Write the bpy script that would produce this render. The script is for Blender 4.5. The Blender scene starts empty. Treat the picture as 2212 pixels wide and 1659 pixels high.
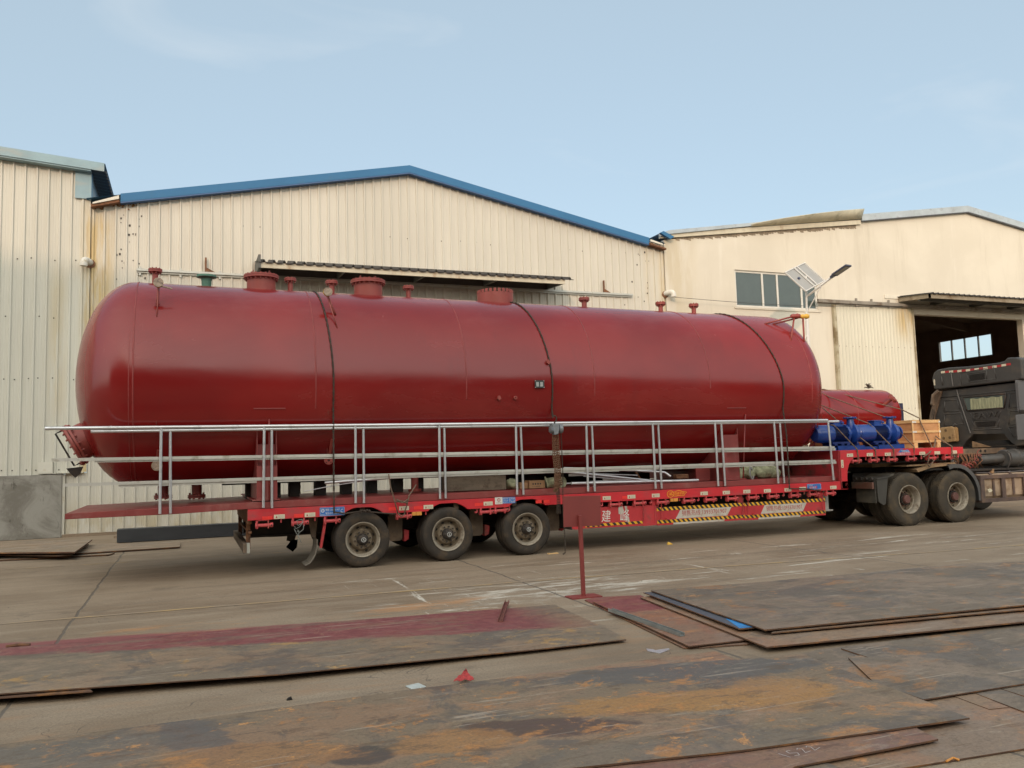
import bpy, math, random
from mathutils import Vector, Matrix
random.seed(7)
PI=math.pi; sin=math.sin; cos=math.cos; rad=math.radians
sc=bpy.context.scene; COL=sc.collection
# ------------------------------------------------------------------ camera
F,YAW,PITCH,ROLL,CH,CD=1781.21,.3746,.0879,-.0286,1.6098,12.6438
def cam_axes():
    cy,sy=cos(YAW),sin(YAW); cp,sp=cos(PITCH),sin(PITCH)
    f=Vector((sy*cp,cy*cp,sp)); r=Vector((cy,-sy,0)); u=r.cross(f)
    return r*cos(ROLL)+u*sin(ROLL), u*cos(ROLL)-r*sin(ROLL), f
RX,UX,FX=cam_axes(); CP=Vector((0,-CD,CH))
cd=bpy.data.cameras.new('camera'); cam=bpy.data.objects.new('camera',cd); COL.objects.link(cam)
cd.lens=F/2212*36; cd.sensor_width=36; cd.clip_start=.1; cd.clip_end=2000
m3=Matrix((RX,UX,-FX)).transposed(); cam.matrix_world=Matrix.Translation(CP)@m3.to_4x4()
sc.camera=cam
# survey helpers: where a sight line meets a known plane of the yard
def ray(u,v): return FX+RX*((u-1106)/F)-UX*((v-829.5)/F)
def gy(u,v,y): d=ray(u,v); return CP+d*((y-CP.y)/d.y)
def gz(u,v,z): d=ray(u,v); return CP+d*((z-CP.z)/d.z)
# ------------------------------------------------------------------ light
SUN=Vector((-.59,-1.2,.42)).normalized()
w=bpy.data.worlds.new('World'); sc.world=w; w.use_nodes=True
nt=w.node_tree; N=nt.nodes; L=nt.links; N.clear()
sky=N.new('ShaderNodeTexSky'); sky.sky_type='NISHITA'; sky.sun_disc=False
sky.sun_elevation=rad(17.4); sky.sun_rotation=math.atan2(SUN.x,SUN.y)
sky.altitude=50; sky.air_density=1.0; sky.dust_density=2.2; sky.ozone_density=1.6
tc=N.new('ShaderNodeTexCoord'); mp=N.new('ShaderNodeMapping'); mp.inputs['Scale'].default_value=(1.6,1.6,6); mp.inputs['Rotation'].default_value=(.25,.3,.2)
nz=N.new('ShaderNodeTexNoise'); nz.inputs['Scale'].default_value=2.2; nz.inputs['Detail'].default_value=7; nz.inputs['Distortion'].default_value=.6
cr=N.new('ShaderNodeValToRGB'); cr.color_ramp.elements[0].position=.66; cr.color_ramp.elements[0].color=(0,0,0,1); cr.color_ramp.elements[1].position=.85; cr.color_ramp.elements[1].color=(.22,.22,.22,1)
mx=N.new('ShaderNodeMixRGB'); mx.inputs[2].default_value=(4.6,4.7,4.7,1)
tint=N.new('ShaderNodeMixRGB'); tint.blend_type='MULTIPLY'; tint.inputs[0].default_value=1; tint.inputs[2].default_value=(1,1,1,1)
bg=N.new('ShaderNodeBackground'); out=N.new('ShaderNodeOutputWorld'); bg.inputs['Strength'].default_value=.15
L.new(tc.outputs['Generated'],mp.inputs['Vector']); L.new(mp.outputs[0],nz.inputs['Vector']); L.new(nz.outputs['Fac'],cr.inputs[0])
L.new(cr.outputs[0],mx.inputs[0]); 
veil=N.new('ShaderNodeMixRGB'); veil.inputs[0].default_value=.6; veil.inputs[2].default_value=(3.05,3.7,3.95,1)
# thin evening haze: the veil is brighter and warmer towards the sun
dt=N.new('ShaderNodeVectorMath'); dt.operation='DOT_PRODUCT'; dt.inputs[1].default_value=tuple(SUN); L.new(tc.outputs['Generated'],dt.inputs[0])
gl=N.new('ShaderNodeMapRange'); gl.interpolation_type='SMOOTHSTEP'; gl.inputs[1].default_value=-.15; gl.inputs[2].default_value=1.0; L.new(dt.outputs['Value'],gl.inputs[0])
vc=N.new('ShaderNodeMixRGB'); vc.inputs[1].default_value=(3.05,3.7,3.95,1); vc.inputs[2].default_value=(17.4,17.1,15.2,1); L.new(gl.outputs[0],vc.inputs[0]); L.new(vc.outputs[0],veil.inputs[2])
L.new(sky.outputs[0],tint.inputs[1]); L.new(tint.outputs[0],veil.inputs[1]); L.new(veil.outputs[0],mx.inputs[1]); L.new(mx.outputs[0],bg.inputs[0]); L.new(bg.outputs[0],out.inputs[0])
sd=bpy.data.lights.new('sun','SUN'); sd.energy=2.0; sd.angle=rad(.53); sd.color=(.46,.31,.22)
so=bpy.data.objects.new('sun',sd); COL.objects.link(so); so.rotation_euler=(-SUN).to_track_quat('-Z','Y').to_euler()
vs=sc.view_settings; vs.view_transform='Standard'; vs.look='None'; vs.exposure=0.42; vs.gamma=1
# ------------------------------------------------------------------ materials
MATS={}
def mat(name,col,rough=.6,metal=0.,var=.12,scale=4.,stretch=(1,1,1),dirt=None,damt=.5,dscale=1.5,dstretch=(1,1,1),bump=0.,bscale=30.,coat=0.,fine=.0,spec=.5):
    if name in MATS: return MATS[name]
    m=bpy.data.materials.new(name); m.use_nodes=True; nt=m.node_tree; N=nt.nodes; L=nt.links
    b=N['Principled BSDF']; b.inputs['Roughness'].default_value=rough; b.inputs['Metallic'].default_value=metal
    b.inputs['Specular IOR Level'].default_value=spec
    if coat: b.inputs['Coat Weight'].default_value=coat; b.inputs['Coat Roughness'].default_value=.08
    tc=N.new('ShaderNodeTexCoord'); geo=N.new('ShaderNodeNewGeometry')
    def noise(sc_,st,det=5,rg=.6):
        mp=N.new('ShaderNodeMapping'); mp.inputs['Scale'].default_value=st; L.new(geo.outputs['Position'],mp.inputs['Vector'])
        n=N.new('ShaderNodeTexNoise'); n.inputs['Scale'].default_value=sc_; n.inputs['Detail'].default_value=det; n.inputs['Roughness'].default_value=rg
        L.new(mp.outputs[0],n.inputs['Vector']); return n.outputs['Fac']
    c=None
    n1=noise(scale,stretch)
    r=N.new('ShaderNodeMapRange'); r.inputs[1].default_value=.3; r.inputs[2].default_value=.7; r.inputs[3].default_value=1-var; r.inputs[4].default_value=1+var; L.new(n1,r.inputs[0])
    mul=N.new('ShaderNodeVectorMath'); mul.operation='SCALE'; mul.inputs[0].default_value=col[:3]; L.new(r.outputs[0],mul.inputs['Scale']); cur=mul.outputs[0]
    if fine:
        n3=noise(60,(1,1,1),3,.7); r3=N.new('ShaderNodeMapRange'); r3.inputs[1].default_value=.35; r3.inputs[2].default_value=.65; r3.inputs[3].default_value=1-fine; r3.inputs[4].default_value=1+fine; L.new(n3,r3.inputs[0])
        mu=N.new('ShaderNodeVectorMath'); mu.operation='SCALE'; L.new(cur,mu.inputs[0]); L.new(r3.outputs[0],mu.inputs['Scale']); cur=mu.outputs[0]
    if dirt:
        n2=noise(dscale,dstretch,8,.65); rr=N.new('ShaderNodeMapRange'); rr.inputs[1].default_value=.62-.3*damt; rr.inputs[2].default_value=.78-.2*damt; rr.interpolation_type='SMOOTHSTEP'; L.new(n2,rr.inputs[0])
        mi=N.new('ShaderNodeMix'); mi.data_type='RGBA'; L.new(rr.outputs[0],mi.inputs[0]); L.new(cur,mi.inputs[6]); mi.inputs[7].default_value=(*dirt[:3],1); cur=mi.outputs[2]
        r4=N.new('ShaderNodeMapRange'); r4.inputs[3].default_value=rough; r4.inputs[4].default_value=min(1,rough+.3); L.new(rr.outputs[0],r4.inputs[0]); L.new(r4.outputs[0],b.inputs['Roughness'])
    L.new(cur,b.inputs['Base Color'])
    if bump:
        nb=noise(bscale,(1,1,1),4); bp=N.new('ShaderNodeBump'); bp.inputs['Strength'].default_value=bump; bp.inputs['Distance'].default_value=.01; L.new(nb,bp.inputs['Height']); L.new(bp.outputs[0],b.inputs['Normal'])
    MATS[name]=m; return m
class G:   # tiny node-graph helper for the richer materials
    def __init__(s,m): s.m=m; s.nt=m.node_tree; s.N=s.nt.nodes; s.L=s.nt.links; s.geo=s.N.new('ShaderNodeNewGeometry'); s.b=s.N['Principled BSDF']; s.xyz=None
    def noise(s,scale,st=(1,1,1),det=6,rg=.6,dist=0,loc=(0,0,0),rot=0):
        mp=s.N.new('ShaderNodeMapping'); mp.inputs['Scale'].default_value=st; mp.inputs['Location'].default_value=loc; mp.inputs['Rotation'].default_value=(0,0,rot); s.L.new(s.geo.outputs['Position'],mp.inputs['Vector'])
        n=s.N.new('ShaderNodeTexNoise'); n.inputs['Scale'].default_value=scale; n.inputs['Detail'].default_value=det; n.inputs['Roughness'].default_value=rg; n.inputs['Distortion'].default_value=dist
        s.L.new(mp.outputs[0],n.inputs['Vector']); return n.outputs['Fac']
    def axis(s,i):
        if not s.xyz: s.xyz=s.N.new('ShaderNodeSeparateXYZ'); s.L.new(s.geo.outputs['Position'],s.xyz.inputs[0])
        return s.xyz.outputs[i]
    def mr(s,x,a,b,c=0,d=1,smooth=True):
        r=s.N.new('ShaderNodeMapRange'); 
        if smooth: r.interpolation_type='SMOOTHSTEP'
        for i,v in enumerate((a,b,c,d)): r.inputs[i+1].default_value=v
        s.L.new(x,r.inputs[0]); return r.outputs[0]
    def op(s,o,a,b=None,c=None):
        n=s.N.new('ShaderNodeMath'); n.operation=o
        for i,v in enumerate((a,b,c)):
            if v is None: continue
            if isinstance(v,(int,float)): n.inputs[i].default_value=v
            else: s.L.new(v,n.inputs[i])
        return n.outputs[0]
    def mix(s,f,a,b,blend='MIX'):
        n=s.N.new('ShaderNodeMix'); n.data_type='RGBA'; n.blend_type=blend
        for i,v in ((0,f),(6,a),(7,b)):
            if isinstance(v,(int,float)): n.inputs[i].default_value=v
            elif isinstance(v,tuple): n.inputs[i].default_value=(*v[:3],1)
            else: s.L.new(v,n.inputs[i])
        return n.outputs[2]
    def band(s,x,lo,hi,soft): return s.op('MULTIPLY',s.mr(x,lo-soft,lo+soft),s.mr(x,hi-soft,hi+soft,1,0))
    def bump(s,h,st=.3,d=.01):
        b=s.N.new('ShaderNodeBump'); b.inputs['Strength'].default_value=st; b.inputs['Distance'].default_value=d; s.L.new(h,b.inputs['Height']); s.L.new(b.outputs[0],s.b.inputs['Normal'])
    def fin(s,c,rough):
        s.L.new(c,s.b.inputs['Base Color'])
        if isinstance(rough,(int,float)): s.b.inputs['Roughness'].default_value=rough
        else: s.L.new(rough,s.b.inputs['Roughness'])
def newmat(n): m=bpy.data.materials.new(n); m.use_nodes=True; MATS[n]=m; return m
# concrete yard
m=newmat('yard_concrete'); g=G(m)
a=g.noise(.35,(1,1.6,1),6,.6); b_=g.noise(2.2,(.35,1.8,1),9,.75); c_=g.noise(55,(1,1,1),3,.75); fleck=g.noise(7,(.4,1.4,1),9,.8,.3)
col=g.mix(g.mr(a,.38,.60),(.208,.147,.093),(.285,.213,.145))
col=g.mix(g.op('MULTIPLY',g.mr(b_,.45,.68),.6),col,(.325,.255,.182))
col=g.mix(g.op('MULTIPLY',g.mr(c_,.38,.68),.55),col,(.135,.095,.062)); oil=g.noise(1.4,(1,1,1),8,.7,.4,(12,5,0)); col=g.mix(g.op('MULTIPLY',g.mr(oil,.60,.68),.40),col,(.105,.078,.055)); trk=g.noise(1.0,(.06,3.2,1),6,.65,0,(0,2,0)); col=g.mix(g.op('MULTIPLY',g.mr(trk,.53,.62),.28),col,(.13,.10,.072)); col=g.mix(g.op('MULTIPLY',g.mr(trk,.44,.36),.28),col,(.36,.29,.21))
col=g.mix(g.op('MULTIPLY',g.mr(g.noise(1.1,(.12,2.2,1),8,.7,0,(4,9,0)),.56,.68),.45),col,(.145,.108,.075))
sp=g.op('MULTIPLY',g.mr(fleck,.60,.68),.55)
col=g.mix(sp,col,(.42,.35,.27)); col=g.mix(g.op('MULTIPLY',g.mr(fleck,.42,.37),.6),col,(.12,.085,.058))
X,Y=g.axis(0),g.axis(1)
def region(x0,x1,y0,y1,s=.5): return g.op('MULTIPLY',g.band(X,x0,x1,s),g.band(Y,y0,y1,s*.5))
# pale scrapes on the right of the yard, in long thin strokes
scr=g.op('MULTIPLY',g.mr(g.noise(1.6,(.25,2.6,1),9,.75,.5,(0,0,0),-.22),.575,.64),region(2.0,16,-5.4,-.9,.8))
scr2=g.op('MULTIPLY',g.mr(g.noise(1.3,(3.2,.3,1),9,.8,.8,(2,1,0),.6),.60,.64),region(2.0,10,-5.0,-1.2,.6))
chalk=g.op('MULTIPLY',g.mr(g.noise(2.6,(.5,2,1),8,.8),.46,.62),region(2.9,5.2,-3.95,-2.75,.35))
allw=g.op('MAXIMUM',g.op('MAXIMUM',scr,scr2),chalk)
col=g.mix(g.op('MULTIPLY',allw,.8),col,(.60,.55,.47))
# rust and brown stains
rst=g.op('MULTIPLY',g.mr(g.noise(1.5,(.5,1.6,1),7,.7),.48,.62),g.op('MAXIMUM',region(-.7,.6,-4.3,-3.3,.3),region(1.5,3.2,-4.4,-3.4,.3)))
col=g.mix(g.op('MULTIPLY',rst,.75),col,(.40,.20,.085))
rst2=g.op('MULTIPLY',g.mr(g.noise(2.1,(.6,1.6,1),7,.7,0,(7,3,0)),.5,.66),region(-2,9,-9.5,-5.2,.8))
col=g.mix(g.op('MULTIPLY',rst2,.5),col,(.30,.18,.10))
# sprayed red oxide along the far edge of the plate
wob=g.op('ADD',g.op('ADD',Y,g.op('MULTIPLY',X,.2)),g.op('MULTIPLY',g.op('SUBTRACT',g.noise(1.6,(.6,1.5,1),7,.75),.5),.55))
red=g.op('MULTIPLY',g.band(X,-4.2,2.9,.3),g.band(wob,-5.6,-3.80,.06))
col=g.mix(g.op('MULTIPLY',red,.85),col,(.20,.045,.05))
# joints every five metres and worn yellow lane lines
jx=g.op('ABSOLUTE',g.op('SUBTRACT',g.op('MODULO',g.op('ADD',g.op('ADD',X,g.op('MULTIPLY',g.op('SUBTRACT',g.noise(1.5),.5),.12)),101.2),5.15),2.2))
jo=g.mr(jx,.008,.02,1,0)
jy=g.mr(g.op('ABSOLUTE',g.op('SUBTRACT',g.op('ADD',Y,g.op('MULTIPLY',g.op('SUBTRACT',g.noise(1.5),.5),.1)),6.35)),.01,.03,1,0)
col=g.mix(g.op('MULTIPLY',g.op('MAXIMUM',jo,jy),.8),col,(.09,.075,.06))
crk=g.op('ABSOLUTE',g.op('SUBTRACT',g.noise(.55,(1,1,1),4,.6,1.0),.5)); ck=g.op('MULTIPLY',g.mr(crk,.0,.0028,1,0),g.mr(g.noise(.4,(1,1,1),2,.5,0,(3,3,3)),.52,.6))
col=g.mix(g.op('MULTIPLY',ck,.6),col,(.10,.08,.065))
# diamond tread rolled into the strip by the plates
tr=g.op('MULTIPLY',g.op('SINE',g.op('MULTIPLY',g.op('ADD',X,g.op('MULTIPLY',Y,.5)),150)),g.mr(g.noise(1.1,(1,1,1),3,.5,0,(0,5,0)),.47,.6))
treg=g.op('MULTIPLY',tr,region(-1,4.5,-4.4,-2.3,.4))
col=g.mix(g.mr(treg,.2,.9,0,.3),col,(.22,.18,.135))
hgt=g.op('ADD',g.op('MULTIPLY',c_,.5),g.op('ADD',g.op('MULTIPLY',fleck,.6),g.op('MULTIPLY',g.op('MAXIMUM',jo,ck),-1.2)))
g.bump(hgt,.5,.012); g.fin(col,g.mr(b_,.3,.7,.62,.88))
# painted lane line: worn yellow
m=newmat('worn_yellow_line'); g=G(m)
n=g.noise(3,(.6,2,1),9,.8); c=g.mix(g.mr(n,.40,.55),(.40,.265,.12),(.265,.200,.14)); g.fin(c,.8)
# weathered steel plate family
def plate_mat(name,base,grey,rust,ra,seed,red=None,stretch=(.8,1.0,1),blue=(.112,.094,.078),sc=1.7,zones=()):
    m=newmat(name); g=G(m); lo=(seed,seed*1.7,0); X,Y=g.axis(0),g.axis(1)
    a=g.noise(sc,stretch,8,.68,.6,lo); a2=g.noise(sc*.75,stretch,8,.70,.9,(lo[1]+3,2,0)); b_=g.noise(sc*1.5,stretch,10,.76,.5,(lo[1],lo[0],1)); c_=g.noise(45,(1,1,1),3,.75); d_=g.noise(4,(.5,1.8,1),9,.8,.3,lo); e_=g.noise(9,(1,1,1),7,.8,.4,lo)
    col=g.mix(g.mr(a,.42,.56),base,grey)
    col=g.mix(g.op('MULTIPLY',g.mr(a2,.50,.58),.85),col,blue)
    def zone(cx,cy,rx,ry,rot,f,amp=.9):
        dx=g.op('SUBTRACT',X,cx); dy=g.op('SUBTRACT',Y,cy); c,s=math.cos(rot),math.sin(rot)
        u=g.op('DIVIDE',g.op('ADD',g.op('MULTIPLY',dx,c),g.op('MULTIPLY',dy,s)),rx); v=g.op('DIVIDE',g.op('SUBTRACT',g.op('MULTIPLY',dy,c),g.op('MULTIPLY',dx,s)),ry)
        r=g.op('SQRT',g.op('ADD',g.op('MULTIPLY',u,u),g.op('MULTIPLY',v,v))); r=g.op('ADD',r,g.op('MULTIPLY',g.op('SUBTRACT',b_,.5),amp*2.2)); return g.op('MULTIPLY',g.mr(r,.85,1.12,1,0),f)
    for (cx,cy,rx,ry,rot,f,cl) in zones: col=g.mix(zone(cx,cy,rx,ry,rot,f),col,cl)
    col=g.mix(g.op('MULTIPLY',g.mr(b_,.62-ra*.22,.68-ra*.2),.8),col,rust)
    col=g.mix(g.op('MULTIPLY',g.mr(g.noise(sc*2.4,stretch,9,.78,.3,(1,lo[0],3)),.60,.645),.75),col,tuple(min(.6,v*1.5) for v in rust))
    col=g.mix(g.op('MULTIPLY',g.mr(d_,.54,.60),.6),col,tuple(v*.42 for v in base))
    col=g.mix(g.op('MULTIPLY',g.mr(d_,.43,.36),.32),col,(.42,.34,.26))
    col=g.mix(g.op('MULTIPLY',g.mr(e_,.56,.62),.5),col,(.09,.065,.05))
    col=g.mix(g.op('MULTIPLY',g.mr(c_,.40,.66),.38),col,(.105,.072,.05))
    if red:
        wob=g.op('ADD',g.op('SUBTRACT',Y,g.op('MULTIPLY',X,red[4])),g.op('MULTIPLY',g.op('SUBTRACT',g.noise(2.2,(.5,1.3,1),9,.8,.3,lo),.5),red[3]))
        f=g.op('MULTIPLY',g.mr(wob,red[2]-.05,red[2]+.06),g.band(X,red[0],red[1],.4)); f=g.op('MULTIPLY',f,g.mr(g.noise(3.5,(.35,1.6,1),8,.75,0,lo),.62,.50,.45,1))
        col=g.mix(g.op('MULTIPLY',f,.92),col,g.mix(g.mr(e_,.4,.6),(.155,.034,.038),(.215,.062,.060)))
    for k,(rt,stt) in enumerate(((.15,(.25,9,1)),(-.5,(.3,11,1)),(1.2,(.3,12,1)))):
        sn=g.noise(2.2,stt,5,.6,.1,(seed+k*3,k,0),rt); msk=g.mr(g.noise(1.1,(1,1,1),3,.6,0,(k*5,seed,0)),.50,.58)
        col=g.mix(g.op('MULTIPLY',g.op('MULTIPLY',g.mr(sn,.635,.65),msk),.55),col,(.40,.33,.26) if k<2 else (.06,.045,.035))
    wm=g.op('ABSOLUTE',g.op('SUBTRACT',g.noise(1.2,(1,1,1),5,.6,1.2,(seed*2,3,0)),.5)); col=g.mix(g.op('MULTIPLY',g.op('MULTIPLY',g.mr(wm,.0,.006,1,0),g.mr(a2,.45,.55)),.35),col,(.36,.24,.13))
    g.bump(g.op('ADD',g.op('MULTIPLY',b_,.6),g.op('MULTIPLY',c_,.35)),.45,.008); g.fin(col,g.mr(a,.40,.60,.46,.72)); g.b.inputs['Specular IOR Level'].default_value=.42
    return m
PB=(.250,.160,.095); PG=(.20,.148,.100); PR=(.42,.185,.055)
M_pA=plate_mat('plate_red_dusted',(.25,.172,.11),(.180,.138,.096),(.38,.22,.075),.25,2.3,red=(-6,3.3,-4.88,.55,-.22))
M_pB=plate_mat('plate_foreground',PB,(.195,.142,.092),PR,.30,5.1,sc=2.0,zones=[(3.35,-7.45,1.0,.27,-.22,.9,(.098,.092,.086)),(3.0,-8.05,.95,.22,-.2,.9,(.33,.17,.055)),(3.5,-8.15,.45,.32,.3,.7,(.34,.175,.06)),(1.95,-8.12,.55,.17,-.35,.95,(.085,.052,.040)),(.85,-8.08,.17,.15,0,.9,(.055,.048,.042)),(.05,-7.4,.16,.5,.25,.8,(.10,.093,.088)),(-.7,-7.4,.55,.35,0,.75,(.125,.112,.095)),(.35,-7.85,.55,.22,-.3,.75,(.30,.15,.06)),(1.4,-8.1,.35,.2,-.3,.7,(.34,.165,.055)),(2.5,-8.8,.8,.25,-.2,.6,(.16,.13,.10))])
M_pC=plate_mat('plate_grey',(.215,.155,.108),(.160,.124,.090),(.30,.145,.055),.30,8.7)
M_pK=plate_mat('plate_rust_red',(.26,.115,.065),(.22,.125,.08),(.36,.165,.07),.3,1.2,red=(3,8,-5.25,.5,.0),blue=(.22,.14,.10))
M_pR=plate_mat('plate_brown',(.28,.155,.09),(.25,.165,.105),(.38,.18,.075),.2,11.,blue=(.23,.165,.12))
M_pD=plate_mat('plate_dark_red',(.20,.088,.062),(.23,.13,.085),(.34,.155,.07),.2,14.,blue=(.17,.10,.08))
M_pF=plate_mat('plate_far',(.30,.205,.135),(.27,.205,.145),(.34,.20,.10),.1,17.,blue=(.25,.20,.155))
M_edge=mat('plate_edge',(.10,.05,.028),.8,var=.3,scale=8,dirt=(.24,.11,.04),damt=.5,dscale=6)
# cream cladding with rust bleeding near the junction
def clad(name,base,rx,streak=1.):
    m=newmat(name); g=G(m); X,Z=g.axis(0),g.axis(2)
    a=g.noise(.5,(1,1,.3),4,.5); b_=g.noise(5,(1,1,.06),6,.6)
    col=g.mix(g.mr(a,.38,.60),base,tuple(v*.93 for v in base))
    col=g.mix(g.op('MULTIPLY',g.mr(b_,.5,.72),.20*streak),col,(.44,.41,.34))
    # sheet-to-sheet tone
    sh=g.N.new('ShaderNodeTexWhiteNoise'); sh.noise_dimensions='1D'; g.L.new(g.op('FLOOR',g.op('DIVIDE',X,.76)),sh.inputs['W'])
    col=g.mix(g.mr(sh.outputs[0],0,1,0,.10,False),col,tuple(v*.8 for v in base))
    low=g.op('MULTIPLY',g.mr(Z,0,1.1,1,0),g.mr(g.noise(2.2,(1,1,.5),6,.7),.38,.62))
    col=g.mix(g.op('MULTIPLY',low,.55),col,(.42,.33,.16))
    for x0,wd,z0,z1,am in rx:
        f=g.op('MULTIPLY',g.op('MULTIPLY',g.mr(g.op('ABSOLUTE',g.op('SUBTRACT',X,x0)),wd*.15,wd,1,0),g.band(Z,z0,z1,.5)),g.mr(g.noise(2.2,(2,1,.25),6,.7),.3,.6))
        col=g.mix(g.op('MULTIPLY',f,am),col,(.50,.35,.12))
    g.bump(g.op('ADD',g.noise(1.3,(1.6,1,.5),3,.5),g.op('MULTIPLY',g.noise(6,(1,1,.3),2,.4),.12)),.35,.05); g.fin(col,g.mr(a,.3,.7,.42,.62)); g.b.inputs['Specular IOR Level'].default_value=.35; return m
CREAM=(.60,.58,.50)
M_cl=clad('cream_cladding',CREAM,[(-2.25,.35,.6,8.1,.75),(-3.0,.3,3,6.4,.3)])
M_cb=clad('cream_cladding_blue_roof',(.605,.575,.495),[(-2.15,.55,3.5,8.0,.8),(14.2,.28,4.0,8.2,.5),(13.7,.3,6.5,8.2,.35)])
M_ctrim=mat('cream_trim',(.60,.575,.49),.5,var=.08,scale=2,dirt=(.42,.33,.2),damt=.2,dscale=2)
M_door=clad('sliding_door_sheet',(.63,.60,.49),[(24.4,.9,5.6,6.7,.75)],.8)
m=newmat('stucco'); g=G(m); X,Z=g.axis(0),g.axis(2)
a=g.noise(.35,(1,1,1),6,.6,.5); b_=g.noise(1.0,(1.6,1,.18),8,.72); c_=g.noise(40,(1,1,1),2,.5)
col=g.mix(g.mr(a,.35,.68),(.60,.55,.455),(.66,.61,.51)); col=g.mix(g.op('MULTIPLY',g.mr(b_,.52,.72),.42),col,(.44,.39,.30)); col=g.mix(g.op('MULTIPLY',g.mr(b_,.44,.3),.35),col,(.74,.70,.62))
tz=g.op('MULTIPLY',g.mr(g.noise(1.3,(1.5,1,.25),7,.7,0,(5,0,0)),.42,.6),g.op('MULTIPLY',g.mr(g.op('ABSOLUTE',g.op('SUBTRACT',X,14.6)),.1,1.2,1,0),g.mr(Z,2,8)))
col=g.mix(g.op('MULTIPLY',tz,.55),col,(.50,.42,.27))
g.bump(g.op('ADD',a,g.op('MULTIPLY',c_,.15)),.25,.03); g.fin(col,.85)
m=newmat('rendered_base'); g=G(m)
a=g.noise(1.3,(1,1,1),8,.7,.7); b_=g.noise(3.5,(1,1,.35),9,.75)
col=g.mix(g.mr(a,.35,.62),(.17,.155,.13),(.30,.285,.25)); col=g.mix(g.op('MULTIPLY',g.mr(b_,.57,.64),.8),col,(.085,.075,.06)); col=g.mix(g.op('MULTIPLY',g.mr(b_,.40,.3),.5),col,(.44,.43,.40))
g.bump(b_,.6,.03); g.fin(col,.9)
# glossy red-oxide tank paint
m=newmat('tank_paint'); g=G(m)
a=g.noise(.5,(1,1,1),3,.5); b_=g.noise(1.6,(.35,1,1),5,.6); s=g.noise(.9,(.35,1,1.2),6,.65,.4)
col=g.mix(g.mr(a,.38,.60),(.180,.0075,.0075),(.222,.0105,.0095)); col=g.mix(g.op('MULTIPLY',g.mr(s,.50,.70),.22),col,(.26,.045,.035))
scf=g.op('MULTIPLY',g.mr(g.noise(3.2,(2.2,1,.5),10,.8,.6,(5,1,2)),.645,.70),.5); col=g.mix(scf,col,(.36,.12,.10)); col=g.mix(g.op('MULTIPLY',g.mr(g.noise(2.0,(1.2,1,.25),7,.7,.2,(9,3,1)),.55,.72),.35),col,(.15,.012,.012))
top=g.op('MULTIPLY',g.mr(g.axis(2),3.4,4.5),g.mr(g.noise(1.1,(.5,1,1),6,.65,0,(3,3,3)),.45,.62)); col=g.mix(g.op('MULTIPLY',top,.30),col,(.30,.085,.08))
g.bump(g.op('ADD',g.op('MULTIPLY',g.noise(.8,(.5,1,1),2,.4),1.0),g.op('MULTIPLY',g.noise(2.5,(.6,1,1),3,.5),.10)),.30,.07); g.fin(col,g.mr(s,.35,.7,.16,.30)); g.b.inputs['Specular IOR Level'].default_value=.50
M_tank=m
M_prim=mat('red_oxide_primer',(.26,.046,.034),.5,var=.12,scale=5,dirt=(.30,.085,.07),damt=.25,dscale=3)
M_weld=mat('weld_seam',(.235,.032,.028),.5,var=.15)
M_skid=mat('skid_paint',(.20,.030,.026),.5,var=.15,scale=3,dirt=(.25,.09,.075),damt=.3,dscale=2.5,bump=.1)
M_red=mat('trailer_red',(.50,.018,.026),.42,var=.13,scale=2.5,dirt=(.30,.05,.05),damt=.35,dscale=3,dstretch=(.5,1,1))
M_redd=mat('trailer_red_dusty',(.40,.028,.032),.6,var=.2,scale=3,dirt=(.16,.05,.04),damt=.5,dscale=4)
M_winch=mat('winch_red',(.50,.06,.065),.5,var=.25,scale=20,dirt=(.28,.10,.07),damt=.4,dscale=15)
M_galv=mat('galvanised_pipe',(.62,.62,.63),.33,.75,var=.12,scale=6,stretch=(.2,1,1),dirt=(.42,.42,.42),damt=.2,dscale=4)
M_flat=mat('galvanised_flat',(.53,.51,.46),.42,.55,var=.12,scale=5,stretch=(.3,1,1),dirt=(.36,.33,.27),damt=.35,dscale=5)
M_tyre=mat('tyre_rubber',(.027,.020,.014),.8,var=.25,scale=5,dirt=(.070,.048,.030),damt=.5,dscale=5,bump=.2,bscale=60)
M_tyre2=mat('truck_tyre_rubber',(.044,.034,.023),.85,var=.2,scale=5,dirt=(.095,.068,.040),damt=.55,dscale=4,bump=.2,bscale=60)
M_rim=mat('dusty_rim',(.20,.155,.105),.6,.2,var=.2,scale=8,dirt=(.11,.08,.05),damt=.55,dscale=7)
M_rimlip=mat('rim_lip',(.32,.275,.215),.5,.3,var=.2,scale=8,dirt=(.15,.11,.075),damt=.5,dscale=8)
M_hub=mat('dark_hub',(.04,.032,.027),.6,.2,var=.3,scale=10,dirt=(.09,.06,.04),damt=.4,dscale=10)
M_rusthub=mat('red_brown_hub',(.12,.05,.04),.7,var=.2)
M_dark=mat('dark_underframe',(.022,.017,.014),.8,var=.3,scale=6,dirt=(.05,.035,.025),damt=.4,dscale=4)
M_dust=mat('dusty_brown_steel',(.12,.085,.058),.8,var=.25,scale=6,dirt=(.20,.14,.09),damt=.5,dscale=5)
M_tan=mat('tan_dust',(.27,.17,.09),.85,var=.25,scale=4,dirt=(.14,.09,.05),damt=.4,dscale=4)
M_silver=mat('logo_silver',(.6,.6,.58),.4,.3,var=.05)
M_blue=mat('roof_blue',(.040,.150,.300),.6,var=.06,scale=1,dirt=(.07,.155,.25),damt=.2,dscale=1,spec=.25)
M_blued=mat('roof_blue_dark',(.04,.11,.26),.5,var=.06)
M_teal=mat('faded_teal_trim',(.23,.34,.38),.55,var=.12,scale=2,dirt=(.33,.37,.36),damt=.4,dscale=2,dstretch=(.4,1,1))
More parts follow.
